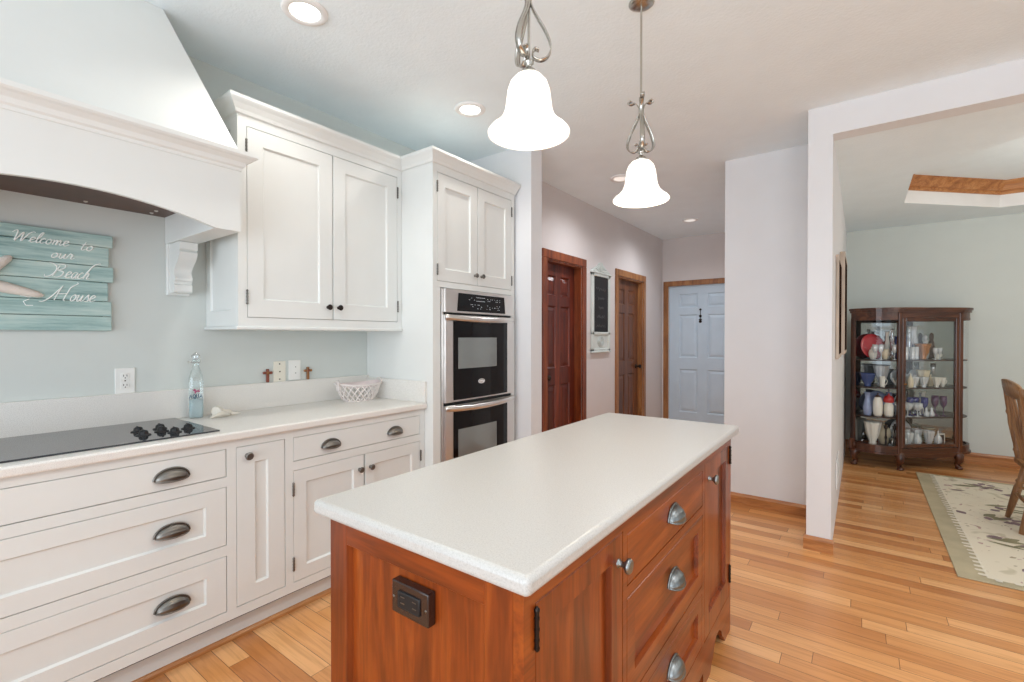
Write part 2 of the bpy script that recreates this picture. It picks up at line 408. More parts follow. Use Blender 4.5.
KNOB = [(.0095, -.001), (.0095, .002), (.006, .004), (.0055, .012), (.010, .016), (.0155, .020), (.0165, .024), (.014, .028), (.0085, .030), (.008, .0295), (.004, .031)]
def knob(fr, a, b, parent, mat, k=1.0, c=0):
    mb = MB(); flathe(mb, fr, a, b, c, [(r*k, h*k) for r, h in KNOB]); return mb.build('knob', mat, parent)
def cup_pull(fr, a, b, parent, mat, w=.052, h=.036, d=.028):
    mb = MB()
    def dome(k, co=0):
        def f(u, v):
            th = PI*u; ph = PI/2*v*1.12
            rib = 1+.035*math.cos(ph*14)
            return fr(a+w*k*math.cos(th), b-.012+h*k*math.sin(th)*math.cos(ph), .001+d*k*rib*math.sin(th)**.8*math.sin(ph))
        return f
    mb.grid(dome(1), 22, 14); mb.grid(dome(.9), 14, 8)
    rim = [fr(a+w*1.04*math.cos(PI*i/20), b-.012+h*1.06*math.sin(PI*i/20), .003) for i in range(21)]
    mb.tube(rim, .004, 6)
    lip = [fr(a+w*math.cos(PI*i/20), b-.012+h*math.sin(PI*i/20)*math.cos(PI/2*1.12), .001+d*math.sin(PI*i/20)**.8*math.sin(PI/2*1.12)) for i in range(21)]
    mb.tube(lip, .0025, 6)
    return mb.build('cup_pull', mat, parent)
def hinge(fr, a, b, parent, mat, l=.055):
    mb = MB()
    p0 = fr(a, b-l/2, .004); p1 = fr(a, b+l/2, .004)
    mb.tube([p0, p1], .0045, 8)
    for q in (-1, 1): mb.tube([fr(a, b+q*l/2, .004), fr(a, b+q*(l/2+.004), .004), fr(a, b+q*(l/2+.009), .004)], [.0055, .0055, .001], 8)
    for q in (-.6, 0, .6): mb.tube([fr(a, b+q*l/2-.002, .004), fr(a, b+q*l/2+.002, .004)], .0054, 8)
    return mb.build('hinge', mat, parent)

# ------------------------------------------------------------------ the room
ZC = 2.707; ZD = 2.538; YD = 4.80
mb = MB(); mb.box(-.15, 6.2, -4.2, 5.1, -.08, 0); struct('floor', mb, M['floor'])
mb = MB(); mb.box(-.12, 0, -4.2, .845, 0, ZC); struct('wall_left', mb, M['wall'])
mb = MB(); mb.box(-.12, .77, .845, .985, 0, ZC); struct('wall_kitchen_end', mb, M['white_wall'])
# hall left wall with two door openings
HX = .385
mb = MB()
D1, D2, DH = (1.655, 2.33), (3.225, 4.01), 2.03
for y0, y1 in ((.985, D1[0]), (D1[1], D2[0]), (D2[1], 4.90)): mb.box(HX-.13, HX, y0, y1, 0, ZC)
for d in (D1, D2): mb.box(HX-.13, HX, d[0], d[1], DH, ZC)
struct('wall_hall_left', mb, M['hall_wall'])
mb = MB(); mb.box(-.12, HX-.14, .985, 4.9, 0, ZC); struct('wall_closet_back', mb, M['hall_wall'])
YE = 4.774
mb = MB(); mb.box(HX, .475, YE, YE+.12, 0, ZC); mb.box(.475, 1.39, YE, YE+.12, 2.03, ZC); mb.box(1.39, 1.83, YE, YE+.12, 0, ZC); mb.box(.475, 1.39, YE+.08, YE+.12, 0, 2.03)
struct('wall_hall_end', mb, M['hall_wall'])
PX0, PX1, PY = 2.422, 2.549, 1.449
mb = MB(); mb.box(1.815, PX0, 2.05, YE+.12, 0, ZC); struct('wall_middle', mb, M['white_wall'])
mb = MB(); mb.box(PX0, PX1, PY, YD+.1, 0, ZC); struct('wall_dining_left', mb, M['white_wall'])
mb = MB(); mb.box(PX1, 6.1, PY, PY+.127, 2.530, ZC); struct('wall_header', mb, M['white_wall'])
mb = MB(); mb.box(PX1, 6.1, YD, YD+.1, 0, 2.9); struct('wall_dining_back', mb, M['dining_wall'])
RX = 6.0
mb = MB()
for y0, y1 in ((PY, 1.95), (2.75, 3.62), (3.92, YD)): mb.box(RX, RX+.1, y0, y1, 0, ZC)
mb.box(RX, RX+.1, 1.95, 2.75, 0, .7); mb.box(RX, RX+.1, 1.95, 2.75, 2.2, ZC)
mb.box(RX, RX+.1, 3.62, 3.92, 0, .7); mb.box(RX, RX+.1, 3.62, 3.92, 2.2, ZC)
struct('wall_dining_right', mb, M['dining_wall'])
for i, (y0, ww) in enumerate(((1.95, .8), (3.62, .3))):
    mb = MB()
    for a, b in ((y0, y0+.03), (y0+ww-.03, y0+ww)): mb.box(RX+.01, RX+.07, a, b, .7, 2.2)
    for a in (.7, 1.42, 2.15): mb.box(RX+.012, RX+.068, y0, y0+ww, a, a+.05)
    struct('window_%d' % (i+1), mb, M['white_trim'])
mb = MB(); mb.box(-.12, 6.2, -4.3, -4.2, 0, .3); mb.box(-.12, 6.2, -4.3, -4.2, 2.35, ZC); mb.box(-.12, .5, -4.3, -4.2, .3, 2.35); mb.box(4.7, 6.2, -4.3, -4.2, .3, 2.35); struct('wall_back', mb, M['white_wall'])
mb = MB(); mb.box(6.1, 6.2, -4.2, -3.2, 0, ZC); mb.box(6.1, 6.2, .4, PY, 0, ZC); mb.box(6.1, 6.2, -3.2, .4, 2.2, ZC); struct('wall_right', mb, M['white_wall'])
# ceilings
mb = MB(); mb.box(-.12, PX1, -4.2, 5.1, ZC, ZC+.1); mb.box(PX1, 6.2, -4.2, PY+.127, ZC, ZC+.1); struct('ceiling', mb, M['ceiling'])
OCT = [(3.0, 2.69), (3.0, 3.63), (3.74, 4.37), (4.70, 4.37), (5.44, 3.63), (5.44, 2.69), (4.70, 1.95), (3.74, 1.95)]
mb = MB()
y0, y1 = PY+.127, YD
rect = [(PX1, 2.69), (PX1, 3.63), (PX1, y1), (3.74, y1), (4.70, y1), (RX, y1), (RX, 3.63), (RX, 2.69), (RX, y0), (4.70, y0), (3.74, y0), (PX1, y0)]
V3 = lambda p, z: (p[0], p[1], z)
qs = [[rect[0], rect[1], OCT[1], OCT[0]], [rect[1], rect[2], rect[3], OCT[2], OCT[1]], [rect[3], rect[4], OCT[3], OCT[2]],
      [rect[4], rect[5], rect[6], OCT[4], OCT[3]], [rect[6], rect[7], OCT[5], OCT[4]], [rect[7], rect[8], rect[9], OCT[6], OCT[5]],
      [rect[9], rect[10], OCT[7], OCT[6]], [rect[10], rect[11], rect[0], OCT[0], OCT[7]]]
for q in qs: mb._add([V3(p, ZD) for p in q], [tuple(range(len(q)))])
ZT = 2.775
mb._add([V3(p, ZT) for p in OCT], [tuple(range(8))])
struct('ceiling_dining', mb, M['ceiling'])
mb = MB()
v = [V3(p, ZD) for p in OCT]+[V3(p, ZT) for p in OCT]
mb._add(v, [(i, (i+1) % 8, 8+(i+1) % 8, 8+i) for i in range(8)])
struct('trim_1', mb, M['white_trim'])
CX = (sum(p[0] for p in OCT)/8, sum(p[1] for p in OCT)/8)
def inset(p, d):
    v = Vector((CX[0]-p[0], CX[1]-p[1])); v.normalize(); return (p[0]+v.x*d, p[1]+v.y*d)
mb = MB()
prof = [(.0, ZT-.12), (.012, ZT-.12), (.02, ZT-.105), (.02, ZT-.09), (.032, ZT-.085), (.055, ZT-.04), (.07, ZT-.02), (.075, ZT-.012), (.075, ZT)]
for (d0, z0), (d1, z1) in zip(prof, prof[1:]):
    for i in range(8):
        a, b = OCT[i], OCT[(i+1) % 8]
        mb._add([V3(inset(a, d0), z0), V3(inset(b, d0), z0), V3(inset(b, d1), z1), V3(inset(a, d1), z1)], [(0, 1, 2, 3)])
struct('trim_2', mb, M['oakx'])

# casings and baseboards
def casing_x(name, d, w, mat):
    mb = MB()
    mb.box(HX, HX+.018, d[0]-w, d[0], 0, DH, .004); mb.box(HX, HX+.018, d[1], d[1]+w, 0, DH, .004); mb.box(HX, HX+.018, d[0]-w, d[1]+w, DH, DH+w, .004)
    mb.box(HX-.13, HX, d[0], d[0]+.018, 0, DH); mb.box(HX-.13, HX, d[1]-.018, d[1], 0, DH); mb.box(HX-.13, HX, d[0], d[1], DH-.018, DH)
    struct(name, mb, mat)
casing_x('trim_3', D1, .08, M['redoak']); casing_x('trim_4', D2, .08, M['oakz'])
mb = MB()
for x0, x1 in ((.405, .475), (1.39, 1.46)): mb.box(x0, x1, YE-.018, YE, 0, 2.03, .004)
mb.box(.405, 1.46, YE-.018, YE, 2.03, 2.10, .004)
struct('trim_5', mb, M['oakz'])
def sixpanel(mb, fr, a0, a1, b0, b1, th=.035):
    """raised six-panel door: solid leaf with each panel cut as nested rings"""
    w = a1-a0; st = .115*w/.76; mid = .11*w/.76
    cols = [(a0+st, (a0+a1)/2-mid/2), ((a0+a1)/2+mid/2, a1-st)]
    H = b1-b0
    rows = [(b0+.12*H, b0+.42*H), (b0+.50*H, b0+.80*H), (b0+.85*H, b0+.945*H)]
    # frame: boxes around the openings
    def bx(p, q, r, s_): fbox(mb, fr, p, q, r, s_, -th, 0)
    bx(a0, cols[0][0], b0, b1); bx(cols[1][1], a1, b0, b1); bx(cols[0][1], cols[1][0], b0, b1)
    zs = [b0]+[z for r in rows for z in r]+[b1]
    for c in cols:
        for i in range(0, len(zs), 2): bx(c[0], c[1], zs[i], zs[i+1])
        for r in rows:
            k = .03
            mb.rings(fr, [(c[0], c[1], r[0], r[1], -.0), (c[0]+.012, c[1]-.012, r[0]+.012, r[1]-.012, -.012), (c[0]+.02, c[1]-.02, r[0]+.02, r[1]-.02, -.012),
                          (c[0]+.02+k, c[1]-.02-k, r[0]+.02+k, r[1]-.02-k, -.003)], back=False)
    return mb
def lever(fr, a, b, parent, mat, sgn=1):
    mb = MB()
    flathe(mb, fr, a, b, 0, [(.028, 0), (.028, .006), (.022, .010), (.010, .012), (.009, .035), (.018, .042), (.026, .055), (.024, .066), (.012, .072), (.003, .073)])
    return mb.build('door_handle', mat, parent)
fr = FX(HX-.075)
mb = MB(); sixpanel(mb, fr, D1[0]+.02, D1[1]-.02, .01, DH-.02); d = struct('door_1', mb, M['mahog'])
lever(fr, D1[0]+.08, .93, d, M['dark_metal'])
fr = FX(HX-.06)
mb = MB(); sixpanel(mb, fr, D2[0]+.02, D2[1]-.02, .01, DH-.02); d = struct('door_2', mb, M['brown_door'])
lever(fr, D2[1]-.08, .93, d, M['dark_metal'])
fr = FY(YE+.03)
mb = MB(); sixpanel(mb, fr, .478, 1.387, .01, 2.028); d = struct('door_3', mb, M['door_blue'])
lever(fr, 1.315, .93, d, M['dark_metal'])
mb = MB(); flathe(mb, fr, 1.315, 1.08, 0, [(.026, 0), (.026, .012), (.02, .018), (.002, .019)]); mb.build('deadbolt', M['dark_metal'], d)

def base_x(name, x0, x1, y, mat, h=.085, t=.014, sgn=-1):
    mb = MB(); mb.prism_ax([(y, 0), (y+sgn*t, 0), (y+sgn*t, h-.02), (y+sgn*t*.5, h-.006), (y+sgn*t*.4, h), (y, h)], x0, x1, 'x'); struct(name, mb, mat)
def base_y(name, y0, y1, x, mat, h=.085, t=.014, sgn=1):
    mb = MB(); mb.prism_ax([(x, 0), (x+sgn*t, 0), (x+sgn*t, h-.02), (x+sgn*t*.5, h-.006), (x+sgn*t*.4, h), (x, h)], y0, y1, 'y'); struct(name, mb, mat)
base_x('baseboard_middle', 1.805, PX0, 2.05, M['oakx'])
base_x('baseboard_pillar', PX0-.014, PX1+.014, PY, M['oakx'])
base_y('baseboard_pillar_side', PY, 2.05, PX0, M['oaky'], sgn=-1)
base_x('baseboard_dining_back', PX1, RX, YD, M['oakx'], h=.11)
base_y('baseboard_hall', 2.412, 3.143, HX, M['oaky'])

# ------------------------------------------------------------------ base cabinets
BX = .565
fr = FX(BX)
def carcass(y0, y1, z0=.105, z1=.876, toe=True):
    mb = MB(); mb.box(.003, BX-.022, y0+.001, y1-.001, z0, z1)
    return mb
def frame_parts(mb, y0, y1, z0, z1, holes):
    """face frame with rectangular openings: fills everything between sorted openings (a0,a1,b0,b1)"""
    as_ = sorted({y0, y1}|{h[0] for h in holes}|{h[1] for h in holes}); bs = sorted({z0, z1}|{h[2] for h in holes}|{h[3] for h in holes})
    for i in range(len(as_)-1):
        run = None
        for j in range(len(bs)-1):
            ca, cb = (as_[i]+as_[i+1])/2, (bs[j]+bs[j+1])/2
            inh = any(h[0] < ca < h[1] and h[2] < cb < h[3] for h in holes)
            if not inh:
                if run is None: run = bs[j]
                end = bs[j+1]
            if (inh or j == len(bs)-2) and run is not None:
                fbox(mb, fr_cur[0], as_[i], as_[i+1], run, end, -.022, 0); run = None
fr_cur = [fr]
G = .0025
ZB0, ZB1 = .12, .876
DRW = [(.726, .843), (.440, .686), (.161, .397)]
# drawer cabinet
t = thing('drawer_base_cabinet', 'wide white base cabinet of three drawers under the black cooktop', 'cabinet', (BX, -1.6, 0))
mb = carcass(-2.12, -1.095); mb.build('carcass', M['black'], t)
holes = [(-2.085, -1.113, a, b) for a, b in DRW]
mb = MB(); frame_parts(mb, -2.12, -1.095, ZB0, ZB1, holes); mb.build('face_frame', M['cab'], t)
for i, h in enumerate(holes):
    mb = MB(); a0, a1, b0, b1 = h[0]+G, h[1]-G, h[2]+G, h[3]-G
    if i == 0: slab(mb, fr, a0, a1, b0, b1)
    else: shaker(mb, fr, a0, a1, b0, b1, w=.075, wt=.062, wb=.062)
    d = mb.build('drawer', M['cab'], t)
    zc = (.780, .565, .283)[i]
    cup_pull(fr, -1.308, zc, d, M['pewter'], .056, .038); cup_pull(fr, -1.86, zc, d, M['pewter'])
# pull-out cabinet
t = thing('pullout_base_cabinet', 'narrow white base cabinet with a single tall panelled front and round knob', 'cabinet', (BX, -.968, 0))
mb = carcass(-1.095, -.845); mb.build('carcass', M['black'], t)
h = (-1.076, -.864, .161, .843)
mb = MB(); frame_parts(mb, -1.095, -.845, ZB0, ZB1, [h]); mb.build('face_frame', M['cab'], t)
mb = MB(); shaker(mb, fr, h[0]+G, h[1]-G, h[2]+G, h[3]-G, w=.075, wt=.073, wb=.070); d = mb.build('door', M['cab'], t)
knob(fr, -1.031, .80, d, M['pewter'], 1.05)
# door cabinet
t = thing('door_base_cabinet', 'white base cabinet with one long drawer over two doors, beside the ovens', 'cabinet', (BX, -.43, 0))
mb = carcass(-.845, -.002); mb.build('carcass', M['black'], t)
holes = [(-.826, -.038, .728, .842), (-.826, -.435, .161, .687), (-.430, -.038, .161, .687)]
mb = MB(); frame_parts(mb, -.845, -.002, ZB0, ZB1, [holes[0], (-.826, -.038, .161, .687)]); mb.build('face_frame', M['cab'], t)
mb = MB(); h = holes[0]; slab(mb, fr, h[0]+G, h[1]-G, h[2]+G, h[3]-G); d = mb.build('drawer', M['cab'], t)
cup_pull(fr, -.632, .778, d, M['pewter'], .05, .034); cup_pull(fr, -.230, .778, d, M['pewter'], .05, .034)
for k, h in enumerate(holes[1:]):
    mb = MB(); shaker(mb, fr, h[0]+G, h[1]-G, h[2]+G, h[3]-G, w=.062); d = mb.build('door', M['cab'], t)
    knob(fr, (-.466, -.397)[k], .612, d, M['pewter'], .95)
    for z in (.25, .60): hinge(fr, (-.827, -.037)[k], z, d, M['pewter'], .05)
# toe kick and shoe mould
mb = MB(); mb.box(.03, .50, -2.12, -.002, 0, .112); struct('trim_6', mb, M['cab'])
mb = MB(); mb.prism_ax([(.50, 0), (.516, 0), (.514, .010), (.507, .018), (.50, .02)], -2.12, -.002, 'y'); struct('trim_7', mb, M['oaky'])
# countertop
t = thing('countertop', 'long speckled white counter with backsplash along the left wall', 'countertop', (.3, -1.05, .876))
mb = MB(); mb.box(.002, .591, -2.13, -.002, .877, .914, .009, 3); mb.build('slab', M['counter'], t)
mb = MB(); mb.box(.001, .021, -2.13, -.002, .9135, 1.055, .003, 2); mb.build('backsplash', M['counter'], t)
mb = MB(); mb.box(.0215, .586, -.021, -.001, .9135, 1.042, .003, 2); mb.build('side_splash', M['counter'], t)

# cooktop
t = thing('cooktop', 'black glass electric cooktop set flush in the left counter', 'cooktop', (.3, -1.55, .915))
mb = MB(); mb.box(.027, .527, -2.03, -1.122, .9142, .9205, .002, 2); mb.build('glass_top', M['cook_glass'], t)
kpos = [(.30, -1.34), (.40, -1.35), (.30, -1.265), (.37, -1.28), (.435, -1.255), (.385, -1.19)]
for x, y in kpos:
    mb = MB(); mb.lathe([(.025, 0), (.025, .003), (.017, .004), (.016, .008), (.015, .015), (.011, .019), (.003, .020)], (x, y, .9205), 20)
    mb.box(x-.017, x+.017, y-.003, y+.003, .9225, .943, .002)
    mb.build('control_knob', M['black'], t)

# ------------------------------------------------------------------ upper cabinet
UX = .358
fr = FX(UX); fr_cur[0] = fr
CROWN = [(-.020, 0), (0, 0), (.002, .012), (.012, .016), (.018, .030), (.034, .052), (.046, .064), (.050, .070), (.050, .084), (-.020, .084)]
def crown_run(mb, pts):
    """mitred crown along a plan path (outward to the right of travel), z from base; pts: list of (x,y,nx,ny) corner with mitre direction"""
    vs = []
    for x, y, mx, my, z in pts:
        for d, h in CROWN: vs.append((x+mx*d, y+my*d, z+h))
    n = len(CROWN); fs = []
    for i in range(len(pts)-1):
        for k in range(n): fs.append((i*n+k, i*n+(k+1) % n, (i+1)*n+(k+1) % n, (i+1)*n+k))
    fs += [tuple(range(n)), tuple(range((len(pts)-1)*n, len(pts)*n))[::-1]]
    mb._add(vs, fs); return mb
t = thing('upper_cabinet', 'white two-door wall cabinet hung between the hood and the ovens', 'cabinet', (.18, -.49, 1.345))
mb = MB(); mb.box(.002, UX-.022, -.975+.018, -.003, 1.366, 2.345); mb.build('carcass', M['cab'], t)
# panelled left side
mb = MB(); f2 = FY(-.957); shaker(mb, lambda a, b, c: (a, -.957-.018-c, b), .002, UX-.0225, 1.362, 2.345, th=.018, w=.05, rec=.009, wb=.075); mb.build('side_panel', M['cab'], t)
holes = [(-.935, -.036, 1.403, 2.306)]
mb = MB(); frame_parts(mb, -.975, -.002, 1.362, 2.345, holes); mb.build('face_frame', M['cab'], t)
for k, (a0, a1) in enumerate(((-.935, -.4835), (-.4815, -.036))):
    mb = MB(); shaker(mb, fr, a0+G, a1-G, 1.403+G, 2.306-G, w=.075, wt=.075, wb=.085); d = mb.build('door', M['cab'], t)
    knob(fr, (-.515, -.45)[k], 1.472, d, M['dark_metal'], .95)
    for z in (1.50, 2.21): hinge(fr, (-.936, -.035)[k], z, d, M['pewter'], .055)
mb = MB(); mb.box(.003, UX+.012, -.988, -.003, 1.346, 1.362, .005, 2); mb.build('light_rail', M['cab'], t)
mb = MB(); crown_run(mb, [(.002, -.975, 0, -1, 2.338), (UX, -.975, 1, -1, 2.338), (UX, -.0005, 1, -1, 2.338)]); mb.build('crown_moulding', M['cab'], t)

# ------------------------------------------------------------------ oven cabinet
OX = .636; fr = FX(OX); fr_cur[0] = fr
t = thing('oven_cabinet', 'tall white cabinet that houses the double ovens, with two doors on top', 'cabinet', (.32, .42, 0))
mb = MB()
mb.box(.002, OX-.022, .0, .02, 0, 2.345); mb.box(.002, OX-.022, .80, .82, 0, 2.345)
mb.box(.002, OX-.022, .02, .80, 1.63, 1.645); mb.box(.002, OX-.022, .02, .80, .30, .315); mb.box(.002, .02, .02, .80, 0, 2.345)
mb.box(.02, OX-.023, .02, .80, 2.325, 2.345)
mb.build('carcass', M['cab'], t)
holes = [(.036, .784, 1.650, 2.306), (.062, .783, .32, 1.614)]
mb = MB(); frame_parts(mb, 0, .82, .10, 2.345, holes); mb.build('face_frame', M['cab'], t)
for k, (a0, a1) in enumerate(((.036, .4095), (.4115, .784))):
    mb = MB(); shaker(mb, fr, a0+G, a1-G, 1.650+G, 2.306-G, w=.068, wt=.075, wb=.075); d = mb.build('door', M['cab'], t)
    knob(fr, (.378, .445)[k], 1.715, d, M['pewter'], .95)
    for z in (1.72, 2.22): hinge(fr, (.035, .785)[k], z, d, M['pewter'], .055)
mb = MB(); crown_run(mb, [(UX+.0005, 0, 1, -1, 2.338), (OX, 0, 1, -1, 2.338), (OX, .82, 1, .25, 2.338)]); mb.build('crown_moulding', M['cab'], t)
# double oven
t = thing('double_wall_oven', 'stainless double oven with black glass doors built into the tall white cabinet', 'oven', (.33, .42, .33))
O0, O1 = .066, .779
mb = MB(); mb.box(.03, OX-.004, O0, O1, .325, 1.609); mb.build('chassis', M['black'], t)
mb = MB(); mb.box(OX-.004, OX+.006, O0, O0+.016, .33, 1.609, .001); mb.build('side_trim', M['steel'], t)
fo = FX(OX+.006)
mb = MB(); mb.box(OX-.004, OX+.018, O0+.017, O1, 1.462, 1.609, .003); d = mb.build('control_panel', M['steel'], t)
mb = MB()
p = [(.190, 1.474), (.685, 1.474), (.672, 1.588), (.203, 1.588)]
mb._add([(OX+.0205, y, z) for y, z in p]+[(OX+.012, y, z) for y, z in p], [(0, 1, 2, 3), (0, 1, 5, 4), (1, 2, 6, 5), (2, 3, 7, 6), (3, 0, 4, 7)])
mb.mi = 1
rr = random.Random(3)
for row, z in enumerate((1.495, 1.507, 1.519, 1.55, 1.562)):
    y = .30
    while y < .62:
        w = rr.choice((.004, .006, .008))
        if not (row > 2 and .36 < y < .47) and rr.random() < .5: mb.box(OX+.0204, OX+.0212, y, y+w, z, z+.003)
        y += w+rr.choice((.006, .01, .022))
mb.box(OX+.0204, OX+.0212, .37, .46, 1.545, 1.547); mb.box(OX+.0204, OX+.0212, .37, .46, 1.568, 1.570)
mb.build('display', [M['black_glass'], M['gauge']], d)
def bow(y, k=.03):
    s = (y-(O0+O1)/2)/((O1-O0)/2); return k*(1-s*s)
def oven_door(z0, z1, logo):
    mb = MB()
    mb.box(OX-.002, OX+.022, O0+.017, O1, z0, z1, .002); d = mb.build('oven_door', M['steel'], t)
    ya, yb = O0+.085, O1-.075
    mb = MB(); n = 16
    def f(u, v):
        y = ya+(yb-ya)*u
        return (OX+.024+.012*(1-(2*u-1)**2), y, z0+.012+(z1-z0-.05)*v)
    mb.grid(f, n, 1)
    mb._add([f(i/n, 0) for i in range(n+1)]+[(OX+.020, ya+(yb-ya)*i/n, z0+.012) for i in range(n+1)], [(i, i+1, n+2+i, n+1+i) for i in range(n)])
    mb._add([f(i/n, 1) for i in range(n+1)]+[(OX+.020, ya+(yb-ya)*i/n, z1-.038) for i in range(n+1)], [(i, i+1, n+2+i, n+1+i) for i in range(n)])
    mb.build('door_glass', M['black_glass'], d)
    mb = MB()
    wy0, wy1 = .19, .57; hz = z1-z0
    mb.grid(lambda u, v: (OX+.0248+.012*(1-(2*((wy0+(wy1-wy0)*u-ya)/(yb-ya))-1)**2), wy0+(wy1-wy0)*u, z0+hz*(.38 if logo else .36)+hz*.36*v), 12, 1)
    mb.build('oven_window', M['oven_window'], d)
    mb = MB()   # bowed handle bar
    pts = []
    for i in range(25):
        y = O0+.012+(O1-O0-.012)*i/24; pts.append((OX+.020+bow(y, .035)+.008, y, z1-.012-bow(y, .012)))
    n2 = []
    for x, y, z in pts: n2 += [(x-.008, y, z-.020), (x+.006, y, z-.016), (x+.008, y, z), (x+.004, y, z+.014), (x-.008, y, z+.016)]
    fs = []
    for i in range(24):
        for k in range(5): fs.append((i*5+k, i*5+(k+1) % 5, (i+1)*5+(k+1) % 5, (i+1)*5+k))
    fs += [(0, 1, 2, 3, 4), tuple(range(120, 125))[::-1]]
    mb._add(n2, fs, True); mb.build('handle', M['steel'], d)
    for y in ():
        pass
    if logo:
        mb = MB(); y0, zl = .405, z0+.115
        mb._add([(OX+.0385, y0+.032*math.cos(2*PI*i/28), zl+.016*math.sin(2*PI*i/28)) for i in range(28)]+[(OX+.033, y0+.032*math.cos(2*PI*i/28), zl+.016*math.sin(2*PI*i/28)) for i in range(28)],
                [tuple(range(28))]+[(i, (i+1) % 28, 28+(i+1) % 28, 28+i) for i in range(28)])
        mb.build('emblem', M['silverplate'], d)
        mb = MB()
        mb.tube([(OX+.039, y0+.024*math.cos(a), zl+.009*math.sin(a)+.002) for a in [PI*.1+PI*1.5*i/20 for i in range(21)]], .0016, 5)
        mb.build('emblem_ring', M['black'], d)
oven_door(.905, 1.448, True); oven_door(.335, .885, False)

# ------------------------------------------------------------------ range hood
HXF, HYR, HYL = .57, -1.055, -2.105
HC = (HYR+HYL)/2
t = thing('range_hood', 'large white tapered range hood with an arched valance above the cooktop', 'hood', (.28, HC, 1.757))
zb, zt = 1.757, 2.012
mb = MB()   # arched front valance
n = 28
IY0, IY1 = HYL+.095, HYR-.095
top, bot = [], []
for i in range(n+1):
    y = HYL+(HYR-HYL)*i/n
    if y <= IY0 or y >= IY1: z = zb
    else:
        s = (y-(IY0+IY1)/2)/((IY1-IY0)/2); z = zb+.066*(1-s*s)**1.0
    bot.append((y, z))
ys = sorted({b[0] for b in bot}|{IY0, IY1})
def arch(y):
    if y <= IY0 or y >= IY1: return zb
    s = (y-(IY0+IY1)/2)/((IY1-IY0)/2); return zb+.066*(1-s*s)
bot = [(y, arch(y)) for y in ys]
poly = bot+[(HYR, zt+.05), (HYL, zt+.05)]
m_ = len(bot)
vv = [(HXF, y, z) for y, z in bot]+[(HXF-.02, y, z) for y, z in bot]+[(HXF, y, zt+.05) for y, z in bot]+[(HXF-.02, y, zt+.05) for y, z in bot]
fs = []
for i in range(m_-1):
    fs += [(i, i+1, 2*m_+i+1, 2*m_+i), (m_+i, 3*m_+i, 3*m_+i+1, m_+i+1), (i, m_+i, m_+i+1, i+1), (2*m_+i, 2*m_+i+1, 3*m_+i+1, 3*m_+i)]
fs += [(0, 2*m_, 3*m_, m_), (m_-1, 2*m_-1, 4*m_-1, 3*m_-1)]
mb._add(vv, fs); mb.build('arched_valance', M['cab'], t)
for y0, y1 in ((IY1, HYR-.001), (HYL+.001, IY0)):
    mb = MB(); mb.box(.002, HXF-.021, y0, y1, zb, zt+.05, .001); mb.build('side_box', M['cab'], t)
mb = MB()   # mantel moulding
MANT = [(0, 0), (.004, 0), (.006, .012), (.014, .018), (.020, .034), (.038, .046), (.050, .050), (.056, .056), (.056, .072), (0, .072)]
vs_ = []
pts = [(.002, HYR, 0, 1), (HXF, HYR, 1, 1), (HXF, HYL, 1, -1), (.002, HYL, 0, -1)]
for x, y, mx, my in pts:
    for d_, h_ in MANT: vs_.append((x+mx*d_, y+my*d_*(.92 if my else 1), zt+h_))
k_ = len(MANT); fs = []
for i in range(3):
    for k in range(k_): fs.append((i*k_+k, i*k_+(k+1) % k_, (i+1)*k_+(k+1) % k_, (i+1)*k_+k))
fs += [tuple(range(k_)), tuple(range(3*k_, 4*k_))]
mb._add(vs_, fs)
mb.box(.002, HXF, HYL, HYR, zt+.052, zt+.0715)
mb.build('mantel_moulding', M['cab'], t)
zm = zt+.072
mb = MB()   # tapered chimney
A = [(.002, HYL-.018, zm), (HXF-.022, HYL-.018, zm), (HXF-.022, HYR+.018, zm), (.002, HYR+.018, zm)]
B = [(.002, -1.243-.0-(-1.243-HC)*0+0, ZC)]
TY = -1.243; TYL = 2*HC-TY
B = [(.002, TYL, ZC-.001), (.294, TYL, ZC-.001), (.294, TY, ZC-.001), (.002, TY, ZC-.001)]
mb._add(A+B, [(0, 1, 5, 4), (1, 2, 6, 5), (2, 3, 7, 6), (3, 0, 4, 7), (3, 2, 1, 0), (4, 5, 6, 7)])
mb.build('canopy', M['cab'], t)
mb = MB(); mb.box(.004, HXF-.022, IY0+.001, IY1-.001, 1.883, 1.90)
mb.build('filter_liner', M['hood_liner'], t)
for x, y in ((.06, -1.75), (.06, -1.45), (.06, -1.22), (.12, -1.22)):
    mb = MB(); mb.lathe([(.001, -.006), (.006, -.004), (.008, 0)], (x, y, 1.883), 10); mb.build('screw', M['steel'], t)
def corbel(yc):
    mb = MB(); hw = .037
    # S profile in (x,z)
    P = [(.022, 1.522), (.075, 1.522), (.082, 1.530), (.084, 1.556), (.074, 1.564), (.080, 1.575), (.088, 1.58), (.088, 1.590)]
    for i in range(13):
        s = i/12; P.append((.083+.02*math.sin(s*PI*2-PI*.1)*-.6+.062*s*s, 1.592+.108*s))
    P += [(.150, 1.702), (.150, 1.710), (.138, 1.713), (.152, 1.722), (.152, 1.755), (.022, 1.755)]
    mb.prism_ax(P, yc-hw, yc+hw, 'y')
    return mb.build('corbel', M['cab'], t)
def backboard(yc):
    mb = MB(); mb.box(.001, .022, yc-.047, yc+.047, 1.512, 1.757, .003); return mb.build('corbel_plate', M['cab'], t)
for yc in (HYR-.0475, HYL+.0475): corbel(yc); backboard(yc)

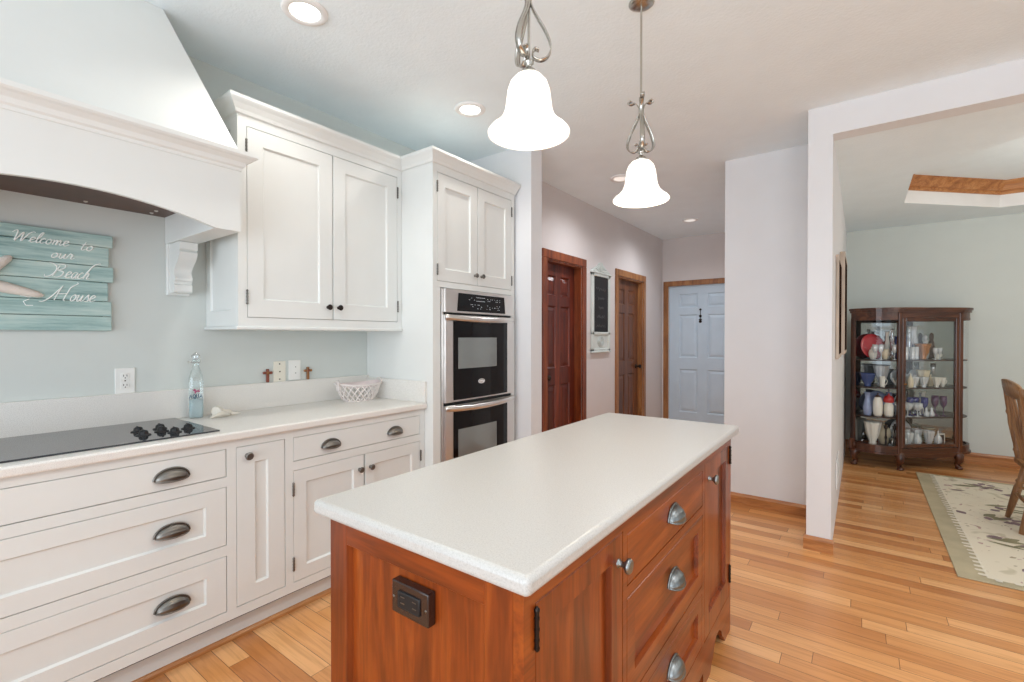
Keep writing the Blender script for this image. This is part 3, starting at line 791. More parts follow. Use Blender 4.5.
# ------------------------------------------------------------------ island
IX0, IX1, JY0, JY1 = 1.645, 2.225, -1.32, .29
ct = thing('island_countertop', 'thick speckled white slab top on the reddish wood island', 'countertop', (1.935, -.515, .878))
mb = MB(); 
mb.box(1.615, 2.255, -1.35, .32, .878, .914, .012, 4); mb.build('slab', M['counter_island'], ct)
t = thing('kitchen_island', 'reddish cherry wood island with drawers and panelled ends under a white top', 'island', (1.935, -.515, 0))
mb = MB(); mb.box(IX0+.02, IX1-.022, JY0+.022, JY1-.02, .1, .8765); mb.build('carcass', M['cherryz'], t)
fr = FX(IX1); fr_cur[0] = fr
holes = [(-1.284, -.897, .165, .836), (-.873, -.178, .688, .820), (-.873, -.178, .395, .658), (-.873, -.178, .168, .365), (-.146, .258, .165, .836)]
mb = MB(); frame_parts(mb, JY0, JY1, .135, .8765, holes)
# bracket feet with scooped skirt
def skirt_x(y0, y1):
    P = [(y0, 0), (y0+.10, 0), (y0+.125, .03), (y0+.15, .045), (y0+.165, .075), (y0+.20, .10), (y1-.20, .10), (y1-.165, .075), (y1-.15, .045), (y1-.125, .03), (y1-.10, 0), (y1, 0), (y1, .135), (y0, .135)]
    mb.prism_ax(P, IX1-.022, IX1, 'x')
skirt_x(JY0, -.885); skirt_x(-.160, JY1)
mb.prism_ax([(-.885, .0), (-.16, .0), (-.16, .135), (-.885, .135)], IX1-.05, IX1-.03, 'x')
mb.box(IX1-.022, IX1, -.885, -.16, .06, .135)
mb.build('face_frame', M['cherryy'], t)
mb = MB(); mb.box(IX0+.05, IX1-.05, JY0+.05, JY1-.05, 0, .1); mb.build('plinth', M['brown_door'], t)
# near end panel
fe = FY(JY0)
mb = MB(); xa, xb = IX0, IX1-.0225
mb.box(xa, xa+.066, JY0, JY0+.02, 0, .8765, .0012); mb.box(xb-.066, xb, JY0, JY0+.02, 0, .8765, .0012)
mb.rings(lambda a, b, c: (a, JY0-c, b), [(xa+.066, xb-.066, .15, .818, -.0195), (xa+.066, xb-.066, .15, .818, -.001), (xa+.0665, xb-.0665, .1505, .8175, -.001), (xa+.071, xb-.071, .155, .813, -.015)])
mb.mi = 1
mb.box(xa+.066, xb-.066, JY0, JY0+.02, .818, .8765, .0012); mb.box(xa+.066, xb-.066, JY0, JY0+.02, 0, .15, .0012)
mb.build('end_panel', [M['cherryz'], M['cherryx']], t)
mb = MB(); shaker(mb, lambda a, b, c: (a, JY1+c, b), IX0, IX1-.0225, .0, .8765, th=.02, w=.066, rec=.016, bead=.004, wt=.058, wb=.15); mb.build('end_panel', M['cherryz'], t)
mb = MB(); shaker(mb, lambda a, b, c: (IX0-c+.0, a, b), JY0+.021, JY1-.021, .0, .8765, th=.02, w=.066, rec=.016, bead=.004, wb=.15); mb.build('back_panel', M['cherryz'], t)
for k, h in enumerate(holes):
    mb = MB(); a0, a1, b0, b1 = h[0]+.002, h[1]-.002, h[2]+.002, h[3]-.002
    if k in (0, 4):
        shaker(mb, fr, a0, a1, b0, b1, th=.018, w=.062, rec=.014, bead=.003, wt=.055, wb=.08); d = mb.build('door', M['cherryz'], t)
        knob(fr, (-.925, 0, 0, 0, -.085)[k], .768, d, M['pewter_blue'], 1.15)
        for z in (.265, .790): hinge(fr, (h[0], 0, 0, 0, h[1])[k], z, d, M['dark_metal'], .065)
    else:
        if k == 1: slab(mb, fr, a0, a1, b0, b1)
        else: shaker(mb, fr, a0, a1, b0, b1, th=.018, w=.05, rec=.014, bead=.003, wt=.045, wb=.055)
        d = mb.build('drawer', M['cherryy'], t)
        cup_pull(fr, -.515, (0, .765, .565, .29)[k], d, M['pewter_blue'], .05, .038, .034)
# outlet on the near end
mb = MB(); mb.box(1.884, 1.996, JY0-.0065, JY0+.0149, .724, .793, .003, 2)
d = mb.build('outlet_plate', M['brown_plate'], t)
fe = FY(JY0-.008)
mb = MB()
for cx in (1.94,): mb.box(cx-.034, cx+.034, JY0-.0095, JY0-.006, .741, .777, .003, 2)
mb.mi = 1
for cx in (1.922, 1.958):
    for dz in (-.007, .006): mb.box(cx-.006, cx+.006, JY0-.0101, JY0-.0092, .759+dz, .761+dz)
mb.build('outlet_socket', [M['black'], M['pewter']], d)
for cx in (1.891, 1.989):
    mb = MB(); mb.lathe([(.003, 0), (.003, .0012), (.0005, .0016)], (cx, JY0-.006, .758), 10, '-y'); mb.build('screw', M['pewter'], d)

# ------------------------------------------------------------------ pendants and recessed lamps
def pendant(x, y, rot):
    t = thing('pendant_light', '', 'pendant light', (x, y, ZC))
    mb = MB(); mb.lathe([(.002, -.014), (.02, -.0135), (.042, -.009), (.052, -.003), (.052, 0)], (x, y, ZC), 28); mb.build('canopy', M['chrome'], t)
    mb = MB(); mb.tube([(x, y, ZC-.01), (x, y, 2.09)], .0042, 10); mb.lathe([(.004, 2.295), (.009, 2.30), (.009, 2.313), (.004, 2.318)], (x, y, 0), 14); mb.build('rod', M['chrome'], t)
    for k in range(3):
        a = 2*PI*k/3+rot; c, s_ = math.cos(a), math.sin(a)
        pr_ = [(.034, 2.335), (.042, 2.332), (.044, 2.322), (.036, 2.317), (.024, 2.318), (.012, 2.300), (.006, 2.275), (.008, 2.255), (.020, 2.225), (.036, 2.190), (.047, 2.155), (.048, 2.132), (.040, 2.113), (.026, 2.106), (.013, 2.112), (.009, 2.126), (.015, 2.138), (.023, 2.134)]
        fine = []
        P3 = [Vector((.006+(r-.006)*1.32, 0, (z if z < 2.275 else 2.275+(z-2.275)*.85)-.014)) for r, z in pr_]
        for i in range(len(P3)-1):
            p0, p1, p2, p3 = P3[max(i-1, 0)], P3[i], P3[i+1], P3[min(i+2, len(P3)-1)]
            for q in range(4):
                u = q/4; fine.append(.5*((2*p1)+(p2-p0)*u+(2*p0-5*p1+4*p2-p3)*u*u+(3*p1-p0-3*p2+p3)*u**3))
        fine.append(P3[-1])
        # flat strap: sweep a rectangle
        mb = MB(); vs_ = []; n_ = len(fine)
        for i, p in enumerate(fine):
            tg = (fine[min(i+1, n_-1)]-fine[max(i-1, 0)]).normalized(); nr = Vector((-tg.z, 0, tg.x))
            for dn, db in ((-.0018, -.0085), (.0018, -.0085), (.0018, .0085), (-.0018, .0085)):
                q = p+nr*dn; vs_.append((x+q.x*c-db*s_, y+q.x*s_+db*c, q.z))
        fs = [(i*4+k2, i*4+(k2+1) % 4, i*4+4+(k2+1) % 4, i*4+4+k2) for i in range(n_-1) for k2 in range(4)]+[(0, 1, 2, 3), (n_*4-4, n_*4-3, n_*4-2, n_*4-1)]
        mb._add(vs_, fs, True); mb.build('scroll_strap', M['chrome'], t)
    mb = MB(); mb.lathe([(.006, 2.040), (.02, 2.044), (.026, 2.052), (.020, 2.062), (.009, 2.068), (.008, 2.078), (.014, 2.083), (.014, 2.090), (.004, 2.096)], (x, y, 0), 20); mb.build('socket_cup', M['chrome'], t)
    mb = MB()
    out = [(.022, 2.050), (.038, 2.044), (.052, 2.028), (.060, 2.004), (.063, 1.978), (.067, 1.950), (.076, 1.927), (.092, 1.909), (.108, 1.897), (.1155, 1.888), (.1150, 1.883)]
    inn = [(r-.005, z) for r, z in out[::-1]]
    mb.lathe(out+inn, (x, y, 0), 40, caps=False); mb.build('bell_shade', M['shade'], t)
    L = bpy.data.lights.new('bulb', 'POINT'); L.energy = 4; L.color = (1, .86, .68); L.shadow_soft_size = .03
    lo = bpy.data.objects.new('bulb', L); COL.objects.link(lo); lo.parent = t; lo.location = (0, 0, 1.93-ZC)
    return t
p = pendant(1.932, -.878, .64); p['label'] = 'nearer lit pendant lamp with white bell shade, hanging over the near end of the island'
p['group'] = 'pendants over the island'
q = dup(p, (1.9445, -.065, ZC), .35); q['label'] = 'farther lit pendant lamp with white bell shade, over the far end of the island'
def can(x, y, lab, lens, first=True, watts=14):
    t = thing('recessed_light', lab, 'ceiling light', (x, y, ZC), 0, 'recessed ceiling lights')
    mb = MB(); mb.lathe([(.062, -.002), (.066, -.006), (.088, -.006), (.094, -.001), (.094, .004), (.062, .004)], (x, y, ZC-.0035), 36, caps=False); mb.build('trim_ring', M['white_trim'], t)
    mb = MB(); mb.lathe([(.001, -.0045), (.03, -.004), (.063, -.002)], (x, y, ZC-.0035), 28, caps=False); mb.build('lens', lens, t)
    if watts:
        L = bpy.data.lights.new('lamp', 'SPOT'); L.energy = watts; L.spot_size = 2.3; L.spot_blend = .6; L.color = (1, .965, .91); L.shadow_soft_size = .05
        o = bpy.data.objects.new('lamp', L); COL.objects.link(o); o.parent = t; o.location = (0, 0, -.012)
    return t
can(.769, -.877, 'bright recessed ceiling light nearest the hood', M['lens'], watts=25)
can(.758, .196, 'bright recessed ceiling light above the oven cabinet front', M['lens'], watts=25)
can(.985, 1.927, 'unlit recessed ceiling light just left of the farther pendant shade', M['lens_dim'], watts=0)
can(1.041, 3.817, 'recessed ceiling light deep in the hall, above the far doors', M['lens_dim'], watts=0)

# ------------------------------------------------------------------ beach sign with hand lettering
S1 = .022
t = thing('wall_sign', 'aqua plank sign lettered Welcome to our Beach House, on the wall under the hood', 'sign', (0, -1.65, 1.337))
zt_, zb_ = 1.756, 1.337
fr6 = [.128, .2, .165, .2, .155, .152]; ends = [-1.3525, -1.366, -1.351, -1.370, -1.358, -1.358]; le = [-1.955, -1.945, -1.96, -1.94, -1.95, -1.955]
z = zt_
for f_, e, l in zip(fr6, ends, le):
    h = (zt_-zb_)*f_
    mb = MB(); mb.box(.006, S1, l, e, z-h+.0012, z-.0012, .002); mb.build('plank', M['sign'], t); z -= h
mb = MB(); mb.box(.001, .0065, -1.93, -1.385, zb_+.01, zt_-.012); mb.build('backing', M['sign_edge'], t)
GL = {  # cursive strokes, x-height 1, (x,y)
 'W': (2.05, [[(-.35, 1.55), (-.05, 1.95), (.2, 1.9), (.3, 1.2), (.38, .0), (.95, 1.75), (1.1, .0), (1.6, 1.5), (1.95, 2.0), (2.25, 1.9)]]),
 'e': (.75, [[(-.1, .1), (.2, .45), (.55, .75), (.45, 1.0), (.2, .95), (.05, .5), (.2, .05), (.5, .05), (.8, .3)]]),
 'l': (.5, [[(-.1, .1), (.25, 1.0), (.45, 1.9), (.3, 2.05), (.12, 1.5), (.08, .4), (.2, .0), (.5, .25)]]),
 'c': (.7, [[(.55, .8), (.35, 1.0), (.1, .7), (.05, .3), (.25, .0), (.7, .3)]]),
 'o': (.8, [[(.35, 1.0), (.08, .7), (.1, .15), (.35, .0), (.6, .3), (.58, .8), (.35, 1.0), (.45, .85), (.85, .9)]]),
 'm': (1.4, [[(.0, .85), (.12, .95), (.12, .0), (.2, .6), (.45, .98), (.55, .7), (.55, .0), (.65, .6), (.9, .98), (1.0, .7), (1.02, .15), (1.15, .0), (1.4, .3)]]),
 't': (.6, [[(.25, 1.7), (.15, .9), (.12, .2), (.28, .0), (.6, .3)], [(-.1, 1.1), (.55, 1.15)]]),
 'u': (.95, [[(.0, .9), (.1, .95), (.08, .3), (.2, .0), (.45, .2), (.62, .95), (.6, .2), (.72, .0), (.95, .3)]]),
 'r': (.75, [[(-.05, .1), (.15, 1.1), (.3, .95), (.5, .9), (.42, .3), (.52, .0), (.8, .3)]]),
 'B': (1.7, [[(.4, 1.9), (.3, 1.0), (.1, .05)], [(-.9, .35), (-.75, .0), (-.2, .15), (.2, .8), (.1, 1.6), (-.5, 2.1), (-1.1, 2.25)], [(-.2, 1.8), (.4, 2.1), (1.05, 2.0), (1.1, 1.5), (.5, 1.1), (1.15, .95), (1.25, .4), (.8, .0), (.3, .05)]]),
 'a': (.85, [[(.6, .85), (.35, 1.0), (.08, .65), (.1, .15), (.3, .0), (.55, .35), (.65, .95), (.62, .2), (.72, .0), (.95, .3)]]),
 'h': (.9, [[(-.1, .1), (.3, 1.0), (.6, 2.2), (1.3, 2.75), (1.5, 2.6)], [(.55, 2.1), (.2, 1.0), (.1, .0)], [(.1, .1), (.3, .75), (.55, .95), (.6, .6), (.55, .15), (.7, .0), (.9, .2)]]),
 'H': (1.9, [[(-1.6, -.25), (-1.1, -.2), (-.5, .5), (.0, 1.6), (.25, 2.3)], [(.25, 2.3), (.12, 1.2), (.05, .0)], [(.0, 1.0), (.6, 1.05), (1.25, 1.15)], [(1.75, 2.9), (1.95, 2.75), (1.55, 2.35), (1.3, 2.0), (1.22, 1.2), (1.15, .1), (1.4, .0)]]),
 's': (.7, [[(-.05, .1), (.3, 1.1), (.38, .75), (.55, .4), (.45, .02), (.15, .05)]])}
def smooth(pts, n=5):
    P = [Vector((p[0], p[1], 0)) for p in pts]; out = []
    for i in range(len(P)-1):
        p0, p1, p2, p3 = P[max(i-1, 0)], P[i], P[i+1], P[min(i+2, len(P)-1)]
        for q in range(n):
            u = q/n; out.append(.5*((2*p1)+(p2-p0)*u+(2*p0-5*p1+4*p2-p3)*u*u+(3*p1-p0-3*p2+p3)*u**3))
    out.append(P[-1]); return out
def script(mb, text, y0, z0, xh, width, r, fr_, shear=.38):
    adv = sum(GL[c][0] if c != ' ' else .8 for c in text)
    k = width/adv; x = 0
    for c in text:
        if c == ' ': x += .8; continue
        for st in GL[c][1]:
            pts = smooth(st); m_ = len(pts)
            w = [fr_(y0+(x+p.x)*k+p.y*xh*shear, z0+p.y*xh, .0006) for p in pts]
            mb.tube(w, [r*(.55+.6*math.sin(PI*min(1, max(0, i/(m_-1))))) for i in range(m_)], 5)
        x += GL[c][0]
fs_ = FX(S1)
for w_, a_, b_, c_, d_ in (('Welcome', -1.664, 1.690, .021, .165), ('to', -1.462, 1.681, .021, .042), ('our', -1.553, 1.637, .020, .070), ('Beach', -1.552, 1.558, .026, .118), ('House', -1.545, 1.462, .027, .128)):
    mb = MB(); script(mb, w_, a_, b_, c_, d_, .0022, fs_); mb.build('lettering', M['letter'], t)
mb = MB()
mb.tube([fs_(y, z, .0006) for y, z in ((-1.64, 1.475), (-1.615, 1.47), (-1.60, 1.474))], .0015, 5)
mb.tube([fs_(y, z, .0006) for y, z in ((-1.615, 1.462), (-1.632, 1.452), (-1.625, 1.437), (-1.605, 1.437))], .0017, 5)
mb.build('flourish', M['letter'], t)
mb = MB()
cy, cz = -1.765, 1.522
angs = [math.radians(a) for a in (46, -13, -88, -160, 118)]
lens_ = [.145, .195, .12, .13, .13]
for a, L in zip(angs, lens_):
    pts = []; rs = []
    for i in range(13):
        s = i/12; pts.append((S1+.006*(1-s)+.002, cy+L*s*math.cos(a), cz+L*s*math.sin(a))); rs.append(.011+.013*(1-s*s) if s < .97 else .005)
    mb.tube(pts, rs, 10)
mb.build('starfish', M['starfish'], t)

# ------------------------------------------------------------------ wall plates, crosses
def plate(name, yc, zc, w, h, label, mat, kind):
    t = thing(name, label, 'wall plate', (0, yc, zc-h/2))
    mb = MB(); mb.box(.0005, .006, yc-w/2, yc+w/2, zc-h/2, zc+h/2, .0025, 2); mb.build('cover_plate', mat, t)
    mb = MB()
    if kind == 'duplex':
        mb.box(.005, .0065, yc-.0166, yc+.0166, zc-.035, zc+.035, .0004)
        for dz in (-.021, .021): mb.lathe([(.0155, 0), (.0155, .002), (.0145, .003)], (.006, yc, zc+dz), 20, 'x')
        mb.mi = 1
        for dz in (-.021, .021):
            for dy in (-.006, .006): mb.box(.0088, .0094, yc+dy-.0012, yc+dy+.0012, zc+dz-.002, zc+dz+.007)
            mb.lathe([(.0024, 0), (.0024, .0006)], (.0088, yc, zc+dz-.008), 8, 'x')
        mb.build('socket', [mat, M['slot']], t)
        mb = MB(); mb.lathe([(.003, 0), (.003, .001)], (.0064, yc, zc), 8, 'x'); mb.build('screw', M['slot'], t)
    elif kind == 'decora':
        mb.box(.006, .0085, yc-.017, yc+.017, zc-.033, zc+.033, .001); mb.mi = 1
        for dz in (-.018, .018): 
            mb.lathe([(.003, 0), (.003, .0006)], (.0084, yc+.004, zc+dz), 8, 'x')
        mb.build('socket', [mat, M['slot']], t)
    else:
        mb.box(.006, .0085, yc-.012, yc+.012, zc-.03, zc+.03, .001); mb.build('toggle_base', mat, t)
        for dz in (-.044, 0, .044):
            mb = MB(); mb.lathe([(.0042, 0), (.0042, .0012), (.002, .0016)], (.0084 if dz == 0 else .006, yc, zc+dz), 10, 'x'); mb.build('screw', M['slot'], t)
plate('electrical_outlet', -1.308, 1.112, .073, .116, 'white duplex outlet on the wall above the cooktop, below the sign', M['plate'], 'duplex')
plate('switch_plate', -.600, 1.112, .071, .118, 'almond wall plate with three dark screws, left of its white neighbour', M['almond'], 'switch')
plate('outlet_plate', -.510, 1.116, .073, .116, 'white wall outlet between the almond plate and the golden brown cross', M['plate'], 'decora')
def cross(y, z0, h, w, mat, label, x0=.0215, tilt=0):
    t = thing('cross', label, 'cross', (x0-.008, y, z0))
    mb = MB(); mb.box(x0-.014, x0-.003, y-.0075, y+.0075, z0, z0+h, .002); mb.build('upright', mat, t)
    mb = MB(); mb.box(x0-.0135, x0-.0025, y-w/2, y+w/2, z0+h*.62, z0+h*.62+.014, .002); mb.build('crossbar', mat, t)
    mb = MB(); mb.lathe([(.008, 0), (.008, .003), (.004, .005)], (x0-.004, y, z0+h*.62+.007), 10, 'x'); mb.build('rosette', M['crossred'] if mat is M['crossgold'] else M['crossgold'], t)
cross(-.672, 1.0555, .075, .052, M['crossred'], 'small reddish wooden cross standing left of the wall plates')
cross(-.432, 1.0555, .075, .050, M['crossgold'], 'small golden brown wooden cross standing right of the wall plates')

# ------------------------------------------------------------------ bottle, shell, basket
bx_, by_ = .066, -1.046
t = thing('glass_bottle', 'tall square clear bottle with blue print and wire stopper behind the cooktop', 'bottle', (bx_, by_, .9145))
def sq(mb, prof):
    vs_ = []; n_ = 20
    for r, h, s in prof:
        for k in range(n_):
            a = 2*PI*k/n_; c, d_ = math.cos(a), math.sin(a)
            m_ = (abs(c)**s+abs(d_)**s)**(-1/s); vs_.append((bx_+r*m_*c, by_+r*m_*d_, .915+h))
    fs = [(i*n_+k, i*n_+(k+1) % n_, (i+1)*n_+(k+1) % n_, (i+1)*n_+k) for i in range(len(prof)-1) for k in range(n_)]
    mb._add(vs_, fs, True); mb._add(vs_[:n_], [tuple(range(n_))[::-1]]); return mb
mb = MB(); sq(mb, [(.026, 0, 7), (.030, .004, 7), (.0305, .175, 7), (.029, .20, 5), (.024, .222, 3), (.017, .242, 2), (.0135, .255, 2), (.0135, .275, 2), (.016, .277, 2), (.016, .287, 2), (.0135, .288, 2)]); mb.build('body', M['bottle'], t)
mb = MB(); sq(mb, [(.0275, .004, 7), (.0285, .06, 7), (.0285, .090, 7), (.002, .091, 2)]); mb.build('frosted_fill', M['water'], t)
mb = MB(); mb.lathe([(.010, 1.198), (.014, 1.204), (.014, 1.216), (.012, 1.226), (.006, 1.230), (.001, 1.231)], (bx_, by_, 0), 16); mb.build('stopper', M['clear'], t)
mb = MB()
mb.tube([(bx_+.017*math.cos(2*PI*i/16), by_+.017*math.sin(2*PI*i/16), 1.185) for i in range(16)], .0013, 6, True)
mb.tube([(bx_+.006, by_-.017, 1.185), (bx_+.008, by_-.021, 1.200), (bx_+.004, by_-.016, 1.22), (bx_, by_, 1.235), (bx_-.002, by_+.016, 1.22), (bx_, by_+.02, 1.2), (bx_, by_+.017, 1.185)], .0013, 6)
mb.tube([(bx_+.004, by_-.018, 1.187), (bx_+.01, by_-.032, 1.192), (bx_+.014, by_-.03, 1.183)], .0013, 6)
mb.build('wire_bail', M['chrome'], t)
fb = FX(bx_+.0308)
mb = MB()   # AQUA lettering as strokes
def stroke(mb, pts, y0, z0, s, r=.0017):
    mb.tube([fb(y0+p[0]*s, z0+p[1]*s, .0004) for p in pts], r, 5)
L_ = {'A': [[(0, 0), (.35, 1.4), (.7, 0)], [(.12, .5), (.58, .5)]], 'Q': [[(.35, 0), (.05, .35), (.05, 1.05), (.35, 1.4), (.65, 1.05), (.65, .35), (.35, 0)], [(.4, .35), (.75, -.12)]], 'U': [[(0, 1.4), (0, .35), (.3, 0), (.6, .35), (.6, 1.4)]]}
for i, c in enumerate('AQUA'):
    for st in L_[c]: stroke(mb, st, by_-.0265+i*.0138, 1.013, .0148)
mb.build('blue_lettering', M['ink'], t)
mb = MB(); 
for y, z, r in ((-.006, 1.052, .006), (0, 1.046, .0045), (.005, 1.048, .004), (.011, 1.046, .0045), (-.003, 1.04, .004), (.012, 1.052, .003)):
    mb.lathe([(r, 0), (r*.9, .0008)], (bx_+.0306, by_+y, z), 10, 'x')
mb.build('pink_motif', M['pinkink'], t)

t.rotation_euler = (0, 0, -.33)
sx, sy = .125, -.955
t = thing('seashell', 'cream conch seashell lying on the counter beside the bottle', 'seashell', (sx, sy, .9145))
mb = MB(); pts = []; rs = []
for i in range(40):
    s = i/39; a = s*5*PI; R = .025*(1-s)**1.2
    pts.append((sx+R*math.cos(a)*.8+.008*s, sy-.032+.12*s, .9145+.024*(1-s*.75)+R*math.sin(a)*.45)); rs.append(max(.0015, .025*(1-s)**1.1+.002))
pts = [(x, y, max(z, .9147+r)) for (x, y, z), r in zip(pts, rs)]
mb.tube(pts, rs, 12); mb.build('spire', M['shell'], t)
mb = MB()
mb.grid(lambda u, v: (sx+.018+.030*math.sin(PI*u)*(.5+v*.6), sy-.06+.095*u, .9152+.030*v*math.sin(PI*u)+.004*math.sin(v*9)), 12, 6); mb.build('flared_lip', M['shell'], t, solid=.002)

kx, ky = .160, -.178
t = thing('wicker_basket', 'white oval lattice basket with bows at its ends, on the counter corner', 'basket', (kx, ky, .9145))
RA, RB, HB = .150, .095, .098     # along y, along x
def bk(u, h):
    k = .62+.38*(h/HB)**.6; return (kx+RB*k*math.cos(u), ky+RA*k*math.sin(u), .9165+h+(.012*(math.sin(u)**4))*(h/HB))
mb = MB()
n_ = 20
for i in range(n_):
    for sg in (-1, 1):
        mb.tube([bk(2*PI*i/n_+sg*j/6*.62, HB*j/6) for j in range(7)], .0036, 5)
mb.build('lattice', M['wicker'], t)
mb = MB()
for h, r in ((0, .0035), (HB, .005)): mb.tube([bk(2*PI*i/40, h) for i in range(40)], r, 6, True)
mb.prism([(bk(2*PI*i/32, 0)[0], bk(2*PI*i/32, 0)[1]) for i in range(32)], .9148, .9185); mb.build('rim', M['wicker'], t)
mb = MB(); mb.grid(lambda u, v: (lambda p: (kx+(p[0]-kx)*.94, ky+(p[1]-ky)*.94, p[2]))(bk(2*PI*u, HB*(.85+.22*v))), 40, 5); mb.build('lining', M['cloth'], t)
for sg in (-1, 1):
    mb = MB(); y = ky+sg*RA
    for q in (-1, 1):
        mb.tube([(kx+.02, y, 1.021), (kx+.02+q*.012, y+sg*.012, 1.044), (kx+.02+q*.022, y+sg*.022, 1.038), (kx+.02+q*.012, y+sg*.014, 1.021), (kx+.02, y, 1.021)], .0045, 6)
        mb.tube([(kx+.02, y, 1.021), (kx+.02+q*.008, y+sg*.010, 1.006), (kx+.02+q*.010, y+sg*.012, .988)], .0035, 6)
    mb.tube([(kx-.02, y-sg*.006, 1.018), (kx-.012, y+sg*.004, 1.046), (kx+.012, y+sg*.004, 1.048), (kx+.02, y, 1.021)], .0035, 6)
    mb.build('bow', M['wicker'], t)

# ------------------------------------------------------------------ chalkboard in the hall
t = thing('chalkboard', 'tall narrow chalkboard in a pale carved frame between the two hall doors', 'chalkboard', (HX, 2.75, 1.14))
fc = FX(HX+.022); y0, y1 = 2.525, 2.975
mb = MB(); mb.box(HX+.001, HX+.012, y0+.01, y1-.01, 1.15, 2.0); mb.build('backing', M['frame_white'], t)
mb = MB()
for a, b in ((y0, y0+.05), (y1-.05, y1)): mb.box(HX+.001, HX+.024, a, b, 1.155, 2.0, .005)
for a, b in ((1.155, 1.185), (1.335, 1.365), (1.965, 2.0)): mb.box(HX+.001, HX+.024, y0, y1, a, b, .005)
mb.box(HX+.001, HX+.03, y0-.012, y1+.012, 1.14, 1.158, .004)
mb.box(HX+.001, HX+.032, y0-.014, y1+.014, 1.995, 2.012, .004)
ym = (y0+y1)/2
mb.prism_ax([(y0, 2.012), (y1, 2.012), (y1-.02, 2.03), (ym+.06, 2.085), (ym+.03, 2.115), (ym, 2.125), (ym-.03, 2.115), (ym-.06, 2.085), (y0+.02, 2.03)], HX+.001, HX+.02, 'x')
mb.build('frame', M['frame_white'], t)
mb = MB()
for k in range(5):
    for sg in (-1, 1): mb.tube([(HX+.022, ym+sg*(.01+.012*k), 2.02), (HX+.025, ym+sg*(.02+.028*k), 2.045), (HX+.022, ym+sg*(.012+.02*k), 2.085-.010*k)], .004, 6)
    mb.tube([(HX+.014, ym+.016*(k+1)*math.cos(a), 1.26+.011*(k+1)*math.sin(a)) for a in [2*PI*i/16 for i in range(16)]], .004, 5, True)
mb.build('carved_ornament', M['frame_white'], t)
mb = MB(); mb.box(HX+.012, HX+.015, y0+.05, y1-.05, 1.365, 1.965); mb.build('slate', M['slate'], t)
mb = MB(); rc = random.Random(5)
for row in range(5):
    z = 1.83-row*.10; w = (.24, .16, .12, .2, .22)[row]; n_ = 18
    mb.tube([(HX+.0155, ym-w/2+w*i/n_, z+.016*math.sin(i*1.9+row)+rc.uniform(-.008, .008)) for i in range(n_+1)], .0022, 4)
mb.build('chalk_marks', M['chalk'], t)
# ornament on the far door
t = thing('door_ornament', 'small dark hanging ornament on the pale far door', 'ornament', (.905, YE+.028, 1.50))
fe = FY(YE+.03)
mb = MB()
flathe(mb, fe, .905, 1.690, 0, [(.015, 0), (.015, .006), (.008, .010), (.001, .011)])
mb.tube([fe(.905, 1.69, .004), fe(.905, 1.53, .004)], .005, 6); mb.build('rod', M['dark_metal'], t)
mb = MB(); flathe(mb, fe, .905, 1.60, 0, [(.015, 0), (.018, .006), (.008, .012), (.001, .013)]); fbox(mb, fe, .885, .925, 1.545, 1.558, 0, .008); flathe(mb, fe, .905, 1.525, 0, [(.018, 0), (.02, .006), (.002, .012)]); mb.build('charm', M['dark_metal'], t)

# ------------------------------------------------------------------ dining room: pictures, vent
def picture(y0, y1, z0, z1, lab, th=.022):
    t = thing('picture_frame', lab, 'picture', (PX1, (y0+y1)/2, z0), 0, 'framed pictures on the dining wall')
    mb = MB(); w = .03
    mb.box(PX1+.001, PX1+th, y0, y0+w, z0, z1, .004); mb.box(PX1+.001, PX1+th, y1-w, y1, z0, z1, .004)
    mb.box(PX1+.001, PX1+th, y0+w, y1-w, z0, z0+w, .004); mb.box(PX1+.001, PX1+th, y0+w, y1-w, z1-w, z1, .004); mb.build('frame', M['pic_frame'], t)
    mb = MB(); mb.box(PX1+.001, PX1+th-.0006, y0+w, y1-w, z0+w, z1-w); mb.build('print', M['pic'], t)
picture(1.90, 2.45, 1.16, 1.87, 'nearer wide weathered picture frame on the dining wall by the opening', .020)
picture(2.60, 3.35, 1.17, 1.99, 'farther weathered picture frame on the dining wall, towards the china cabinet', .036)
t = thing('wall_vent', 'white louvred vent low on the dining wall, below the pictures', 'vent', (PX1, 2.3, .24))
mb = MB()
for a, b, c, d_ in ((2.1, 2.13, .22, .42), (2.47, 2.5, .22, .42), (2.13, 2.47, .22, .24), (2.13, 2.47, .40, .42)): mb.box(PX1+.001, PX1+.009, a, b, c, d_, .002)
mb.build('frame', M['white_trim'], t)
mb = MB()
for k in range(9): mb.prism_ax([(PX1+.001, .245+k*.0175), (PX1+.009, .25+k*.0175), (PX1+.009, .252+k*.0175), (PX1+.001, .249+k*.0175)], 2.13, 2.47, 'y')
mb.build('louvres', M['white_trim'], t)

# ------------------------------------------------------------------ rug
t = thing('area_rug', 'cream floral hooked rug with a sage border on the dining floor', 'rug', (4.2, 2.75, 0))
mb = MB(); mb.box(3.12, 5.5, 1.525, 3.99, .0005, .008, .003); mb.build('border', M['rug_edge'], t)
mb = MB(); mb.box(3.245, 5.375, 1.585, 3.93, .0075, .0105, .002); mb.mi = 1; rq = random.Random(11)
y = 1.60
while y < 3.92:
    l = rq.uniform(.035, .065); z = .0095
    mb._add([(3.255, y, z+.0012), (3.255, y+.035, z+.0012), (3.232-l*.3, y+.030, z+.0012), (3.226-l*.3, y+.018, z+.0012), (3.232-l*.3, y+.006, z+.0012)], [(0, 1, 2, 3, 4)]); y += rq.uniform(.05, .07)
x = 3.27
while x < 5.35:
    l = rq.uniform(.02, .035)
    for yy, s in ((1.595, -1),): mb._add([(x, yy, .0108), (x+.035, yy, .0108), (x+.03, yy+s*l, .0108), (x+.006, yy+s*l, .0108)], [(0, 1, 2, 3)])
    x += rq.uniform(.05, .08)
LZ = [.0112]
